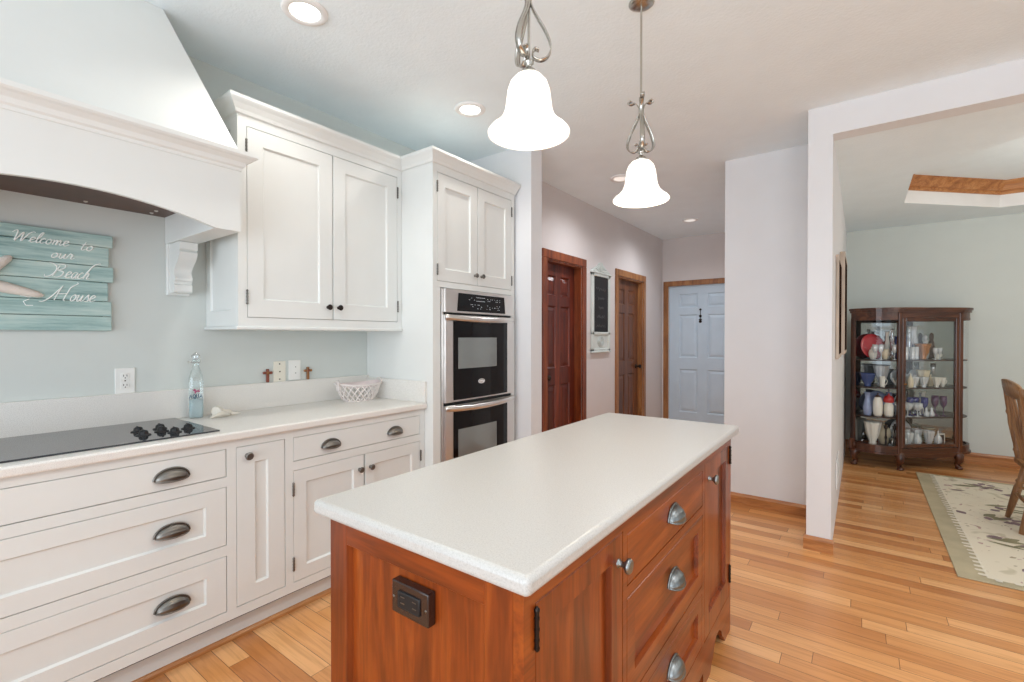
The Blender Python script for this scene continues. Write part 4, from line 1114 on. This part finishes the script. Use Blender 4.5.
def leaf(mi, cx, cy, L, wd, a):
    mb.mi = mi
    n_ = 8; up = [(L*(i/n_-.5), wd*math.sin(PI*i/n_)) for i in range(n_+1)]; dn = [(p[0], -p[1]) for p in up[::-1]][1:-1]
    c, s = math.cos(a), math.sin(a); LZ[0] += .00002
    mb._add([(cx+p[0]*c-p[1]*s, cy+p[0]*s+p[1]*c, LZ[0]) for p in up+dn], [tuple(range(len(up+dn)))])
gm, pm = 2, 3
sprigs = [(3.50, 3.70), (3.78, 3.55), (3.62, 3.12), (3.42, 2.80), (3.75, 2.55), (3.50, 2.25), (3.62, 1.85), (4.2, 2.1), (4.3, 3.5), (4.5, 2.8), (4.9, 2.2), (5.0, 3.4)]
for sx_, sy_ in sprigs:
    a0 = rq.uniform(-.3, .5)
    for k in range(4): leaf(gm, sx_+rq.uniform(-.10, .10), sy_+rq.uniform(-.09, .09), rq.uniform(.10, .22), rq.uniform(.014, .028), a0+rq.uniform(-.6, .6))
    for k in range(6): leaf(pm, sx_+rq.uniform(-.18, .18), sy_+rq.uniform(-.12, .12), rq.uniform(.05, .09), rq.uniform(.016, .03), rq.uniform(0, PI))
for k in range(26):
    cx_, cy_ = rq.uniform(3.35, 5.2), rq.uniform(1.7, 3.85); leaf(gm if k % 2 else pm, cx_, cy_, rq.uniform(.06, .12), rq.uniform(.008, .016), rq.uniform(0, PI))
mb.build('field', [M['rug'], M['rug_scallop'], M['rug_green'], M['rug_plum']], t)

# ------------------------------------------------------------------ dining chair (back towards the kitchen, facing +x)
t = thing('dining_chair', 'turned wooden dining chair on the floral rug at the right edge', 'chair', (3.78, 2.68, .011))
Y0, Y1 = 2.52, 2.85; ZR = .0115
def turned(mb, p0, p1, rs):
    p0, p1 = Vector(p0), Vector(p1); mb.tube([p0+(p1-p0)*s for s, r in rs], [r for s, r in rs], 14)
POST = [(0, .017), (.05, .020), (.12, .021), (.15, .025), (.17, .019), (.22, .018), (.36, .022), (.50, .024), (.60, .020), (.64, .026), (.68, .020), (.80, .019), (.92, .017), (.97, .019), (1, .012)]
LEG = [(0, .014), (.1, .017), (.35, .022), (.55, .024), (.62, .018), (.66, .026), (.70, .018), (.85, .021), (1, .019)]
for y, s in ((Y0, -1), (Y1, 1)):
    mb = MB(); turned(mb, (3.545, y+s*.02, ZR), (3.635, y-s*.005, .425), LEG); mb.build('leg', M['chairw'], t)
    mb = MB(); turned(mb, (4.06, y+s*.05, ZR), (3.99, y+s*.03, .425), LEG); mb.build('leg', M['chairw'], t)
    mb = MB(); turned(mb, (3.60, y-s*.0, .43), (3.535, y+s*.055, .968), POST); mb.build('back_post', M['chairw'], t)
ym = (Y0+Y1)/2
mb = MB()
def seat(u, v):
    x = 3.575+.46*u; hw = .195+.05*u; return (x, ym+hw*(2*v-1), .452-.012*math.sin(PI*u)*math.sin(PI*v))
P = [(3.575, ym-.185), (3.60, ym-.205), (4.0, ym-.245), (4.045, ym-.21), (4.055, ym), (4.045, ym+.21), (4.0, ym+.245), (3.60, ym+.205), (3.575, ym+.185)]
mb.prism(P, .42, .452); mb.build('seat', M['chairw'], t)
mb = MB(); n_ = 16; vs_ = []
for i in range(n_+1):
    s = 2*i/n_-1; y = ym+s*.245; x = 3.53-.03*(1-s*s); zt2 = .983+.035*(1-s*s)-.02*max(0, abs(s)-.85)/.15; zb2 = .885+.015*(1-s*s)
    xb = x+.022
    vs_ += [(xb-.009, y, zb2), (xb+.011, y, zb2), (x+.010, y, zt2), (x-.010, y, zt2)]
mb._add(vs_, [(i*4+k, i*4+(k+1) % 4, i*4+4+(k+1) % 4, i*4+4+k) for i in range(n_) for k in range(4)]+[(0, 1, 2, 3), (n_*4, n_*4+1, n_*4+2, n_*4+3)], True); mb.build('crest_rail', M['chairw'], t)
for k in range(5):
    y = ym+(k-2)*.068; s = (k-2)*.068/.245
    mb = MB(); turned(mb, (3.605, ym+(k-2)*.052, .45), (3.542-.03*(1-s*s)+.012, y, .897), [(0, .008), (.3, .010), (.5, .012), (.7, .009), (1, .007)]); mb.build('spindle', M['chairw'], t)
mb = MB()
turned(mb, (3.585, Y0, .2), (3.585, Y1, .2), [(0, .010), (.5, .014), (1, .010)]); turned(mb, (3.59, Y0+.01, .24), (4.02, Y0-.035, .24), [(0, .010), (.5, .014), (1, .010)]); turned(mb, (3.59, Y1-.01, .24), (4.02, Y1+.035, .24), [(0, .010), (.5, .014), (1, .010)])
mb.build('stretchers', M['chairw'], t)

# ------------------------------------------------------------------ china cabinet
TH = math.radians(40)
CO = Vector((3.243, 4.192, 0))
cab = thing('china_cabinet', 'dark wood curved glass china cabinet standing across the dining room corner', 'china cabinet', CO, TH)
def cb_build(mb, name, mat, parent):     # parts are modelled in the cabinet's own frame
    bmesh.ops.recalc_face_normals(mb.bm, faces=mb.bm.faces[:])
    me = bpy.data.meshes.new(name); mb.bm.to_mesh(me); mb.bm.free(); me.materials.append(mat)
    o = bpy.data.objects.new(name, me); COL.objects.link(o); o.parent = parent; return o
HA, SA, SD = .30, .282, .275
def side_pt(s, t_, g=0):   # s=+-1, t 0..1 along the quarter curve, g outward growth ; local (a, y)
    an = t_*PI/2
    a = HA+(SA+g)*math.sin(an); y = (SD+g)*(1-math.cos(an))-g
    return (s*a, y)
def outline(g, back=.30, n_=10):
    L = [side_pt(-1, 1-i/n_, g) for i in range(n_+1)]; R = [side_pt(1, i/n_, g) for i in range(n_+1)]
    return L+R+[(HA+SA+g, back), (-HA-SA-g, back)]
mb = MB(); mb.prism(outline(.022), 1.578, 1.600); mb.prism(outline(.012), 1.556, 1.578); mb.prism(outline(-.002), 1.50, 1.556)
cb_build(mb, 'cornice', M['curiox'], cab)
mb = MB(); mb.prism(outline(.0), .165, .215); mb.prism(outline(.012), .150, .168)
mb.prism_ax([(-.28, .15), (-.24, .125), (-.1, .118), (-.03, .105), (.03, .105), (.1, .118), (.24, .125), (.28, .15)], -.004, .02, 'y')
cb_build(mb, 'base', M['curiox'], cab)
mb = MB(); mb.box(-HA-SA, HA+SA, .285, .30, .215, 1.50); cb_build(mb, 'back_panel', M['curio'], cab)
mb = MB(); mb.box(-HA-SA+.03, HA+SA-.03, .2832, .2848, .235, 1.48); cb_build(mb, 'added_mirror', M['mirror'], cab)  # mirror added to brighten the shelves and make the contents look denser
for s in (-1, 1):
    mb = MB(); mb.box(s*(HA-.004), s*(HA+.036), -.006, .026, .165, 1.55, .004); cb_build(mb, 'stile', M['curio'], cab)
    mb = MB(); e = side_pt(s, 1); mb.box(e[0]-.022 if s > 0 else e[0], e[0] if s > 0 else e[0]+.022, e[1]-.02, .30, .165, 1.55, .003); cb_build(mb, 'back_stile', M['curio'], cab)
    for z0, z1, nm in ((.212, .235, 'lower_rail'), (1.478, 1.502, 'upper_rail')):
        mb = MB(); pts = [side_pt(s, i/12, .0) for i in range(13)]; ins = [side_pt(s, i/12, -.02) for i in range(12, -1, -1)]
        mb.prism(pts+ins, z0, z1); cb_build(mb, nm, M['curiox'], cab)
    mb = MB(); mb.grid(lambda u, v: (*side_pt(s, .12+.84*u, -.008), .233+1.247*v), 14, 1); cb_build(mb, 'curved_pane', M['pane'], cab)
    for q in (0, 1):
        # scrolled paw feet, two each side
        a, y = (s*.30, .03) if q == 0 else (s*(HA+SA-.03), .25)
        mb = MB(); dx, dy = (s*.25, -1) if q == 0 else (s*1, 0)
        l_ = math.hypot(dx, dy); dx /= l_; dy /= l_
        mb.tube([(a, y, .155), (a+dx*.028, y+dy*.028, .125), (a+dx*.030, y+dy*.030, .085), (a+dx*.008, y+dy*.008, .050), (a+dx*.012, y+dy*.012, .030), (a+dx*.040, y+dy*.040, .019)], [.042, .040, .031, .021, .022, .017], 12)
        mb.lathe([(.012, 0), (.028, .004), (.031, .014), (.022, .028), (.006, .036)], (a+dx*.028, y+dy*.028, 0), 14)
        cb_build(mb, 'leg', M['curio'], cab)
    mb = MB(); e = side_pt(s, 1, .006); mb.lathe([(.004, -.012), (.034, -.011), (.036, 0), (.024, .010), (.020, .013), (.004, .014)], (e[0], e[1]-.02, .205), 18, 'x'); mb.box(e[0]-.03, e[0]+.012, e[1]-.03, e[1]+.0, .16, .27, .006); cb_build(mb, 'scroll_block', M['curio'], cab)
# door
mb = MB()
D_ = HA-.006; w = .034
mb.box(-D_, -D_+w, -.004, .018, .222, 1.497, .004); mb.box(D_-w, D_, -.004, .018, .222, 1.497, .004)
mb.box(-D_+w, D_-w, -.004, .018, .222, .222+w, .004); mb.box(-D_+w, D_-w, -.004, .018, 1.497-w, 1.497, .004)
d = cb_build(mb, 'door', M['curio'], cab)
mb = MB(); mb.box(-D_+w, D_-w, .005, .008, .222+w, 1.497-w); cb_build(mb, 'door_pane', M['pane'], d)
mb = MB(); mb.lathe([(.006, 0), (.006, .004), (.003, .006), (.003, .012), (.008, .016), (.006, .022), (.001, .024)], (-D_+w/2, -.004, .85), 12, '-y'); cb_build(mb, 'door_knob', M['carnival'], d)
SH = [.215, .505, .795, 1.072]
for z in SH[1:]:
    mb = MB(); mb.prism([p for p in outline(-.02, .284)], z, z+.010); cb_build(mb, 'shelf', M['shelfglass'], cab)

# ---- contents: every piece is a thing of its own
def cpos(a, y): return (CO.x+a*math.cos(TH)-y*math.sin(TH), CO.y+a*math.sin(TH)+y*math.cos(TH))
def zsh(k): return SH[k]+(.0105 if k else .0005)
STOCK = []
KS = (.72, .86, .70, .76)
def stock(o, a, y, k, flat):
    if not flat:
        for m_ in ([o] if o.type == 'MESH' else o.children):
            for v in m_.data.vertices: v.co.x *= KS[k]; v.co.y *= KS[k]; v.co.z *= .97
        hz = max(v.co.z for m_ in ([o] if o.type == 'MESH' else o.children) for v in m_.data.vertices)
        q_ = min(1.22, max(1.0, .235/hz))
        for m_ in ([o] if o.type == 'MESH' else o.children):
            for v in m_.data.vertices: v.co.z *= q_
    vs_ = [v.co for m_ in ([o] if o.type == 'MESH' else o.children) for v in m_.data.vertices]
    STOCK.append([o, a, y, k, max(math.hypot(v.x, v.y) for v in vs_)+.0015, flat, max(abs(v.x) for v in vs_)]); return o
def item(name, label, cat, a, y, k, parts, group=None, rz=0):
    flat = name.endswith('plate') or name == 'crystal_platter'
    x_, y_ = cpos(a, y); z = zsh(k)
    if len(parts) == 1:
        nm, f, m = parts[0]; mb = MB(); f(mb); o = mb.build(name, m); o.location = (x_, y_, z); o.rotation_euler = (0, 0, TH+rz); tag(o, label, cat, group); return stock(o, a, y, k, flat)
    t = thing(name, label, cat, (x_, y_, z), TH+rz, group)
    for nm, f, m in parts:
        mb = MB(); f(mb); cb_build(mb, nm, m, t)
    return stock(t, a, y, k, flat)
def lat(prof, seg=20, wob=0, nw=8):
    if wob: seg = max(seg, nw*5)
    return lambda mb: mb.lathe(prof, (0, 0, 0), seg, 'z', False, wob, nw)
def sc(prof, k, kz=None): return [(r*k, h*(kz or k)) for r, h in prof]
GOB = [(.001, 0), (.032, .001), (.032, .003), (.006, .008), (.004, .02), (.004, .055), (.010, .062), (.028, .078), (.034, .105), (.033, .135), (.031, .135), (.032, .105), (.026, .081), (.001, .068)]
BOWL = [(.001, 0), (.035, .001), (.036, .006), (.030, .010), (.060, .035), (.080, .065), (.084, .072), (.080, .070), (.056, .036), (.001, .014)]
VASE = [(.001, 0), (.030, .001), (.034, .02), (.038, .06), (.028, .10), (.020, .13), (.026, .16), (.030, .168), (.027, .167), (.017, .13), (.001, .02)]
TUMB = [(.001, 0), (.028, .001), (.030, .01), (.034, .10), (.032, .10), (.027, .012), (.001, .010)]
CUP = [(.001, 0), (.022, .001), (.024, .006), (.034, .02), (.040, .05), (.042, .066), (.039, .065), (.036, .05), (.001, .012)]
POT = [(.001, 0), (.035, .001), (.038, .008), (.056, .035), (.060, .06), (.050, .085), (.030, .096), (.028, .099)]
PITCH = [(.001, 0), (.034, .001), (.036, .008), (.048, .04), (.050, .07), (.036, .11), (.030, .14), (.036, .165), (.033, .164), (.027, .14), (.001, .02)]
JAR = [(.001, 0), (.034, .001), (.044, .02), (.048, .07), (.046, .12), (.034, .15), (.030, .156)]
def handle(r, z0, z1, out=.03, th=.005, a=0):
    c, s = math.cos(a), math.sin(a)
    return lambda mb: mb.tube([(c*(r+out*math.sin(PI*i/10)), s*(r+out*math.sin(PI*i/10)), z0+(z1-z0)*i/10) for i in range(11)], th, 8)
def spout(r, z, a=PI, L=.05):
    c, s = math.cos(a), math.sin(a)
    return lambda mb: mb.tube([(c*(r-.008), s*(r-.008), z), (c*(r+L*.5), s*(r+L*.5), z+.012), (c*(r+L), s*(r+L), z+.05)], [.014, .009, .006], 10)
def lid(r, z): return lat([(r, z), (r*.9, z+.008), (r*.4, z+.018), (.004, z+.020), (.009, z+.030), (.006, z+.036), (.001, z+.037)])
def disc(r, t_=.008): 
    # upright plate leaning back
    def f(mb):
        mb.T = Matrix.Translation((0, 0, r*math.cos(.18)+.002)) @ Matrix.Rotation(PI/2-.18, 4, 'X')
        mb.lathe([(.001, .006), (r*.6, .006), (r*.68, .010), (r, .018), (r, .014), (r*.68, .0), (.001, 0)], (0, 0, 0), 28, 'z', False); mb.T = None
    return f
WH, CR = M['china'], M['crystal']
# top shelf, left curved side to right
item('red_plate', 'coral red glass plate standing upright behind white cups, top shelf left', 'plate', -.40, .215, 3, [('plate', disc(.13), M['redglass'])])
item('red_plate', 'pale coral plate standing at the top shelf middle behind tall clear vases', 'plate', -.145, .235, 3, [('plate', disc(.098), M['redglass'])])
item('sugar_bowl', 'white lidded sugar bowl in front of the red plate, leftmost on top shelf', 'bowl', -.445, .155, 3, [('body', lat(sc(POT, .8, .95)), WH), ('lid', lid(.024, .094), WH)])
item('teacup', 'cream teacup beside the sugar bowl, in front of the red plate', 'cup', -.355, .10, 3, [('body', lat(sc(CUP, 1.0, 1.35)), M['cream']), ('handle', handle(.034, .03, .075), M['cream'])])
for i, (a, y) in enumerate([(-.43, .11), (-.395, .075), (-.335, .055), (-.305, .10), (-.285, .045), (-.245, .085), (-.35, .15)]):
    item('crystal_goblet', 'small cut crystal goblet in the front cluster, top shelf left', 'glass', a, y, 3, [('goblet', lat(sc(GOB, .85, .95), 14, .05, 7), CR)], 'crystal goblets on the top shelf')
for i, (a, y, h) in enumerate([(-.235, .14, 1.9), (-.185, .15, 2.1)]):
    item('glass_vase', ('slender clear vase left of the blue pitcher on the top shelf', 'tallest slender clear vase right behind the blue pitcher, top shelf')[i], 'vase', a, y, 3, [('vase', lat(sc(VASE, .8, h)), M['clear'])])
item('blue_pitcher', 'blue china pitcher on the top shelf behind the crystal goblets', 'pitcher', -.21, .17, 3, [('body', lat(sc(PITCH, 1.0, 1.2)), M['blue']), ('handle', handle(.036, .05, .16), M['blue'])])
item('white_bud_vase', 'tall frosted white vase just left of the door edge, top shelf', 'vase', -.265, .19, 3, [('vase', lat(sc(VASE, .9, 1.75), 16, .04), WH)])
item('violet_pitcher', 'violet blue glass pitcher behind the door, top shelf', 'pitcher', -.115, .17, 3, [('body', lat(sc(PITCH, 1.0, 1.35)), M['blue']), ('handle', handle(.036, .06, .18), M['blue'])])
for a, y in [(-.225, .06), (-.19, .11), (-.15, .07), (-.10, .06)]:
    item('crystal_tumbler', 'cut crystal tumbler behind the door glass, top shelf', 'glass', a, y, 3, [('tumbler', lat(sc(TUMB, .85, 1.1), 16, .06, 8), CR)], 'crystal tumblers behind the door')
item('carnival_bowl', 'amber carnival glass bowl on its foot, top shelf behind the door', 'bowl', -.015, .14, 3, [('bowl', lat(sc(BOWL, 1.05, 1.9), 24, .05, 10), M['carnival'])])
item('crystal_vase', 'tall patterned crystal vase behind the amber bowl, top shelf', 'vase', 0.0, .235, 3, [('vase', lat(sc(VASE, 1.5, 2.1), 20, .05, 9), CR)])
item('white_teacup', 'white teacup and saucer at the right of the top shelf', 'cup', .20, .13, 3, [('cup', lat(CUP), WH), ('handle', handle(.036, .02, .055), WH), ('saucer', lat([(.001, -.0), (.03, .0), (.06, .008), (.062, .010), (.001, .004)]), WH)])
item('carved_figure', 'tall dark carved figurine at the far right of the top shelf', 'figurine', .225, .22, 3, [('figure', lat([(.001, 0), (.04, .002), (.042, .02), (.03, .05), (.034, .12), (.028, .18), (.018, .20), (.026, .235), (.022, .265), (.002, .28)]), M['brownwood'])])
# shelf below
item('white_mug', 'square white mug at the left of the second shelf', 'mug', -.43, .12, 2, [('body', lat(sc(TUMB, 1.25, .95), 4), WH), ('handle', handle(.04, .02, .08), WH)])
item('white_teapot', 'small white teapot beside the square mug, second shelf', 'teapot', -.345, .085, 2, [('body', lat(sc(POT, .75, .7)), WH), ('lid', lid(.022, .068), WH), ('spout', spout(.04, .03), WH), ('handle', handle(.04, .015, .06, .025), WH)])
item('blue_dish', 'wide deep blue dish behind the white mug, second shelf', 'dish', -.385, .21, 2, [('dish', lat(sc(BOWL, 1.15, 1.6), 24, .03), M['blue'])])
item('crystal_pitcher', 'large cut crystal pitcher on the second shelf, left of the door', 'pitcher', -.255, .10, 2, [('body', lat(sc(PITCH, 1.1, .95), 18, .05, 9), CR), ('handle', handle(.04, .05, .13), CR)])
item('crystal_fruit_bowl', 'tall footed crystal fruit bowl behind the teapot, second shelf', 'bowl', -.25, .22, 2, [('bowl', lat(sc(BOWL, 1.15, 2.6), 20, .06, 10), CR)])
item('cream_jar', 'cream ginger jar beside the crystal pitcher, second shelf', 'jar', -.295, .055, 2, [('body', lat(sc(JAR, .75, .55)), M['cream']), ('lid', lid(.022, .086), M['cream'])])
for a, y, k in [(-.20, .07, 1.0), (-.16, .15, 1.1), (-.09, .08, .95)]:
    item('crystal_bowl', 'cut crystal bowl behind the door, second shelf', 'bowl', a, y, 2, [('bowl', lat(sc(BOWL, .72*k, 1.3*k), 20, .06, 10), CR)], 'crystal bowls on the second shelf')
item('flower_dish', 'cream flower shaped dish on a pedestal, second shelf centre', 'dish', -.03, .15, 2, [('dish', lat(sc(BOWL, .9, 2.0), 30, .16, 6), M['cream'])])
item('white_rose_bowl', 'white ruffled bowl right of the flower dish, second shelf', 'bowl', .07, .10, 2, [('bowl', lat(sc(BOWL, .65, 1.2), 24, .10, 7), WH)])
item('white_creamer', 'white creamer with handle at the right of the second shelf', 'jug', .20, .09, 2, [('body', lat(sc(CUP, 1.0, 1.25)), WH), ('handle', handle(.036, .025, .07), WH)])
item('cream_sugar_bowl', 'small cream lidded bowl behind the white creamer, second shelf', 'bowl', .135, .16, 2, [('body', lat(sc(POT, .7)), M['cream']), ('lid', lid(.02, .068), M['cream'])])
# third shelf
item('white_jar', 'large white crackled jar with brown lid at the left of the third shelf', 'jar', -.425, .12, 1, [('body', lat(sc(JAR, 1.0, 1.05)), WH), ('lid', lid(.03, .163), M['brownwood'])])
item('red_topped_jar', 'white jar with a scarlet domed lid, middle of the third shelf left', 'jar', -.33, .065, 1, [('body', lat(sc(JAR, 1.0, .9)), WH), ('lid', lat([(.047, .138), (.052, .15), (.050, .175), (.034, .198), (.008, .205), (.012, .215), (.001, .225)]), M['scarlet'])])
item('blue_white_plate', 'blue and white plate standing upright behind the red topped jar', 'plate', -.34, .225, 1, [('plate', disc(.12), M['bluewhite'])])
item('blue_white_vase', 'blue and white vase behind the crackled jar, third shelf left', 'vase', -.46, .22, 1, [('vase', lat(sc(VASE, 1.2, 1.3)), M['bluewhite'])])
item('pale_ewer', 'pale blue grey ewer near the left door edge, third shelf', 'pitcher', -.25, .09, 1, [('body', lat(sc(PITCH, .9, 1.25)), M['bluewhite']), ('handle', handle(.034, .05, .18), M['bluewhite'])])
for a, y in [(-.09, .11), (-.03, .15), (.03, .10), (.07, .16)]:
    item('cobalt_goblet', 'cobalt blue goblet in the middle of the third shelf', 'glass', a, y, 1, [('goblet', lat(sc(GOB, 1.05, 1.15)), M['cobalt'])], 'cobalt goblets on the third shelf')
for a, y in [(-.035, .07), (.01, .19)]:
    item('bud_vase', ('slim lilac glass bud vase rising in front of the cobalt goblets', 'slim lilac glass bud vase rising behind the cobalt goblets')[a > 0], 'vase', a, y, 1, [('vase', lat([(.001, 0), (.024, .001), (.022, .02), (.008, .05), (.007, .20), (.012, .22), (.010, .22), (.001, .05)]), M['clear'])])
for a, y in [(-.22, .08), (-.17, .06), (-.18, .14), (-.13, .19)]:
    item('crystal_compote', 'footed crystal dish at the left behind the door, third shelf', 'dish', a, y, 1, [('dish', lat(sc(GOB, 1.35, .85), 18, .05, 9), CR)], 'crystal compotes on the third shelf')
for a, y in [(0.0, .05), (.055, .05)]:
    item('crystal_swan', ('small faceted crystal ornament in front of the cobalt goblets, left one', 'small faceted crystal ornament in front of the cobalt goblets, right one')[a > 0], 'ornament', a, y, 1, [('ornament', lat([(.001, 0), (.022, .002), (.030, .02), (.018, .045), (.010, .058), (.014, .07), (.001, .082)], 7), CR)])
for a, y in [(.145, .10), (.19, .14), (.225, .09)]:
    item('amethyst_goblet', 'amethyst goblet at the right of the third shelf', 'glass', a, y, 1, [('goblet', lat(sc(GOB, 1.05, 1.25)), M['amethyst'])], 'amethyst goblets on the third shelf')
# bottom
item('ruffled_white_bowl', 'ruffled white bowl at the left of the bottom shelf', 'bowl', -.41, .19, 0, [('bowl', lat(sc(BOWL, 1.2, 3.0), 30, .08, 8), WH)])
for a, y in [(-.385, .085), (-.29, .06)]:
    item('candlestick', ('dark bronze candlestick standing before the ruffled bowl', 'dark bronze candlestick nearer the door, bottom shelf')[a > -.3], 'candlestick', a, y, 0, [('shaft', lat([(.001, 0), (.036, .001), (.034, .012), (.014, .02), (.010, .06), (.017, .08), (.010, .10), (.011, .15), (.024, .165), (.024, .175), (.001, .176)]), M['bronze']), ('drip_pan', lat([(.001, .176), (.028, .176), (.030, .184), (.012, .186), (.012, .205), (.001, .205)]), M['bronze'])])
item('cream_tureen', 'cream patterned tureen behind the candlesticks, bottom shelf', 'tureen', -.255, .19, 0, [('body', lat(sc(POT, 1.35, 1.6)), M['cream']), ('lid', lid(.05, .155), M['cream'])])
item('silver_box', 'low silver box beside the left door edge, bottom shelf', 'box', -.235, .075, 0, [('box', lambda mb: mb.box(-.045, .045, -.03, .03, 0, .055, .006), M['silver']), ('lid', lambda mb: mb.box(-.047, .047, -.032, .032, .055, .068, .005), M['silver'])])
rb = random.Random(4)
for a, y, k in [(-.20, .16, 1.0), (-.12, .07, 1.0), (-.10, .20, 1.15), (0.0, .09, 1.1), (.0, .22, 1.1), (.085, .16, 1.0)]:
    item('cut_glass_bowl', 'cut glass bowl in the crowded group behind the door, bottom shelf', 'bowl', a, y, 0, [('bowl', lat(sc(BOWL, .68*k, 1.7*k), 20, .07, 10), CR)], 'cut glass bowls on the bottom shelf')
for a, y in [(-.055, .13), (-.19, .06), (.06, .06), (-.055, .05), (.10, .235)]:
    item('cut_glass_jar', 'small lidded cut glass jar among the bowls, bottom shelf', 'jar', a, y, 0, [('body', lat(sc(POT, .7, .95), 16, .06, 8), CR), ('lid', lat([(.021, .092), (.016, .105), (.005, .112), (.012, .125), (.001, .138)], 12), CR)], 'cut glass jars on the bottom shelf')
item('photo_frame', 'small white photo frame at the right of the bottom shelf', 'frame', .165, .10, 0, [('frame', lambda mb: (mb.box(-.055, -.043, -.006, .006, 0, .105, .002), mb.box(.043, .055, -.006, .006, 0, .105, .002), mb.box(-.043, .043, -.006, .006, 0, .012, .002), mb.box(-.043, .043, -.006, .006, .093, .105, .002)), WH), ('picture', lambda mb: mb.box(-.043, .043, -.002, .004, .012, .093), M['slate'])])
item('stacked_saucers', 'stack of cream saucers behind the photo frame, bottom shelf', 'saucers', .18, .20, 0, [('saucers', lambda mb: [mb.lathe([(.001, z), (.04, z), (.07, z+.014), (.071, z+.017), (.001, z+.006)], (0, 0, 0), 24, 'z', False) for z in [0, .02, .04, .06, .08, .10, .12]], M['cream'])])

# more pieces filling the shelves
item('crystal_decanter', 'stoppered crystal decanter at the right of the amber bowl, top shelf', 'decanter', .105, .17, 3, [('body', lat(sc(PITCH, .85, 1.25), 18, .04, 9), CR), ('stopper', lat([(.012, .20), (.022, .215), (.024, .235), (.014, .252), (.001, .256)], 10), CR)])
for a, y in [(.05, .06), (.10, .055), (.145, .07)]:
    item('cordial_glass', 'small clear cordial glass at the front right of the top shelf', 'glass', a, y, 3, [('cordial', lat(sc(GOB, .75, .75), 16), CR)], 'cordial glasses on the top shelf')
item('crystal_plate', 'round crystal plate standing at the back behind the door, second shelf left', 'plate', -.125, .25, 2, [('plate', disc(.085), CR)])
item('crystal_plate', 'round crystal plate standing at the back behind the door, second shelf right', 'plate', .07, .25, 2, [('plate', disc(.085), CR)])
item('glass_candleholder', 'tall clear candleholder at the back right of the second shelf', 'candleholder', .215, .19, 2, [('holder', lat(sc(GOB, 1.0, 1.6), 18), M['clear'])])
item('crystal_basket', 'crystal basket with an arched handle at the left of the door, third shelf', 'basket', -.235, .18, 1, [('body', lat(sc(BOWL, .62, 1.2), 20, .06, 8), CR), ('handle', lambda mb: mb.tube([(.048*math.cos(PI*i/12), 0, .085+.08*math.sin(PI*i/12)) for i in range(13)], .005, 8), CR)])
item('frosted_vase', 'frosted white vase at the back right of the third shelf', 'vase', .13, .215, 1, [('vase', lat(sc(VASE, 1.0, 1.3)), WH)])
item('crystal_platter', 'large crystal platter standing at the back of the bottom shelf', 'plate', -.09, .262, 0, [('platter', disc(.12), CR)])
item('glass_cruet', 'small glass cruet beside the photo frame, bottom shelf', 'cruet', .235, .13, 0, [('body', lat(sc(VASE, .8, .8), 18), M['clear']), ('handle', handle(.02, .04, .11, .02, .003), M['clear'])])

# settle every shelf: nothing touches its neighbour, the panes or the back
WALL_IN = [Vector(p) for p in outline(-.024, .281, 14)]
def settle(k):
    L = [e for e in STOCK if e[3] == k]
    fixed = []
    for e in L:
        if e[5]:
            e[2] = .246; n_ = max(2, int(e[6]/.02))
            fixed += [(e[1]+e[6]*(2*i/n_-1), .250, .033) for i in range(n_+1)]
    mv = [e for e in L if not e[5]]
    m_ = len(WALL_IN)
    for it in range(1500):
        w = .9
        for i, e in enumerate(mv):
            for f in mv[i+1:]:
                dx, dy = f[1]-e[1], f[2]-e[2]; d_ = math.hypot(dx, dy) or 1e-4; g_ = e[4]+f[4]-d_
                if g_ > 0:
                    q = .5*g_/d_*w; e[1] -= dx*q; e[2] -= dy*q; f[1] += dx*q; f[2] += dy*q
            for fx, fy, fr_ in fixed:
                dx, dy = e[1]-fx, e[2]-fy; d_ = math.hypot(dx, dy) or 1e-4; g_ = e[4]+fr_-d_
                if g_ > 0: e[1] += dx*g_/d_; e[2] += dy*g_/d_
            for j in range(m_):
                A, B = WALL_IN[j], WALL_IN[(j+1) % m_]; t_ = B-A
                if t_.length < 1e-6: continue
                n2 = Vector((-t_.y, t_.x)).normalized()
                u = max(0, min(1, (Vector((e[1], e[2]))-A).dot(t_)/t_.length_squared)); c_ = A+t_*u
                dist = (Vector((e[1], e[2]))-c_).dot(n2)
                if dist < e[4] and ((Vector((e[1], e[2]))-c_).length < e[4] or dist < 0):
                    e[1] += n2.x*(e[4]-dist); e[2] += n2.y*(e[4]-dist)
    for e in L:
        x_, y_ = cpos(e[1], e[2]); e[0].location = (x_, y_, zsh(k))
for k in range(4): settle(k)
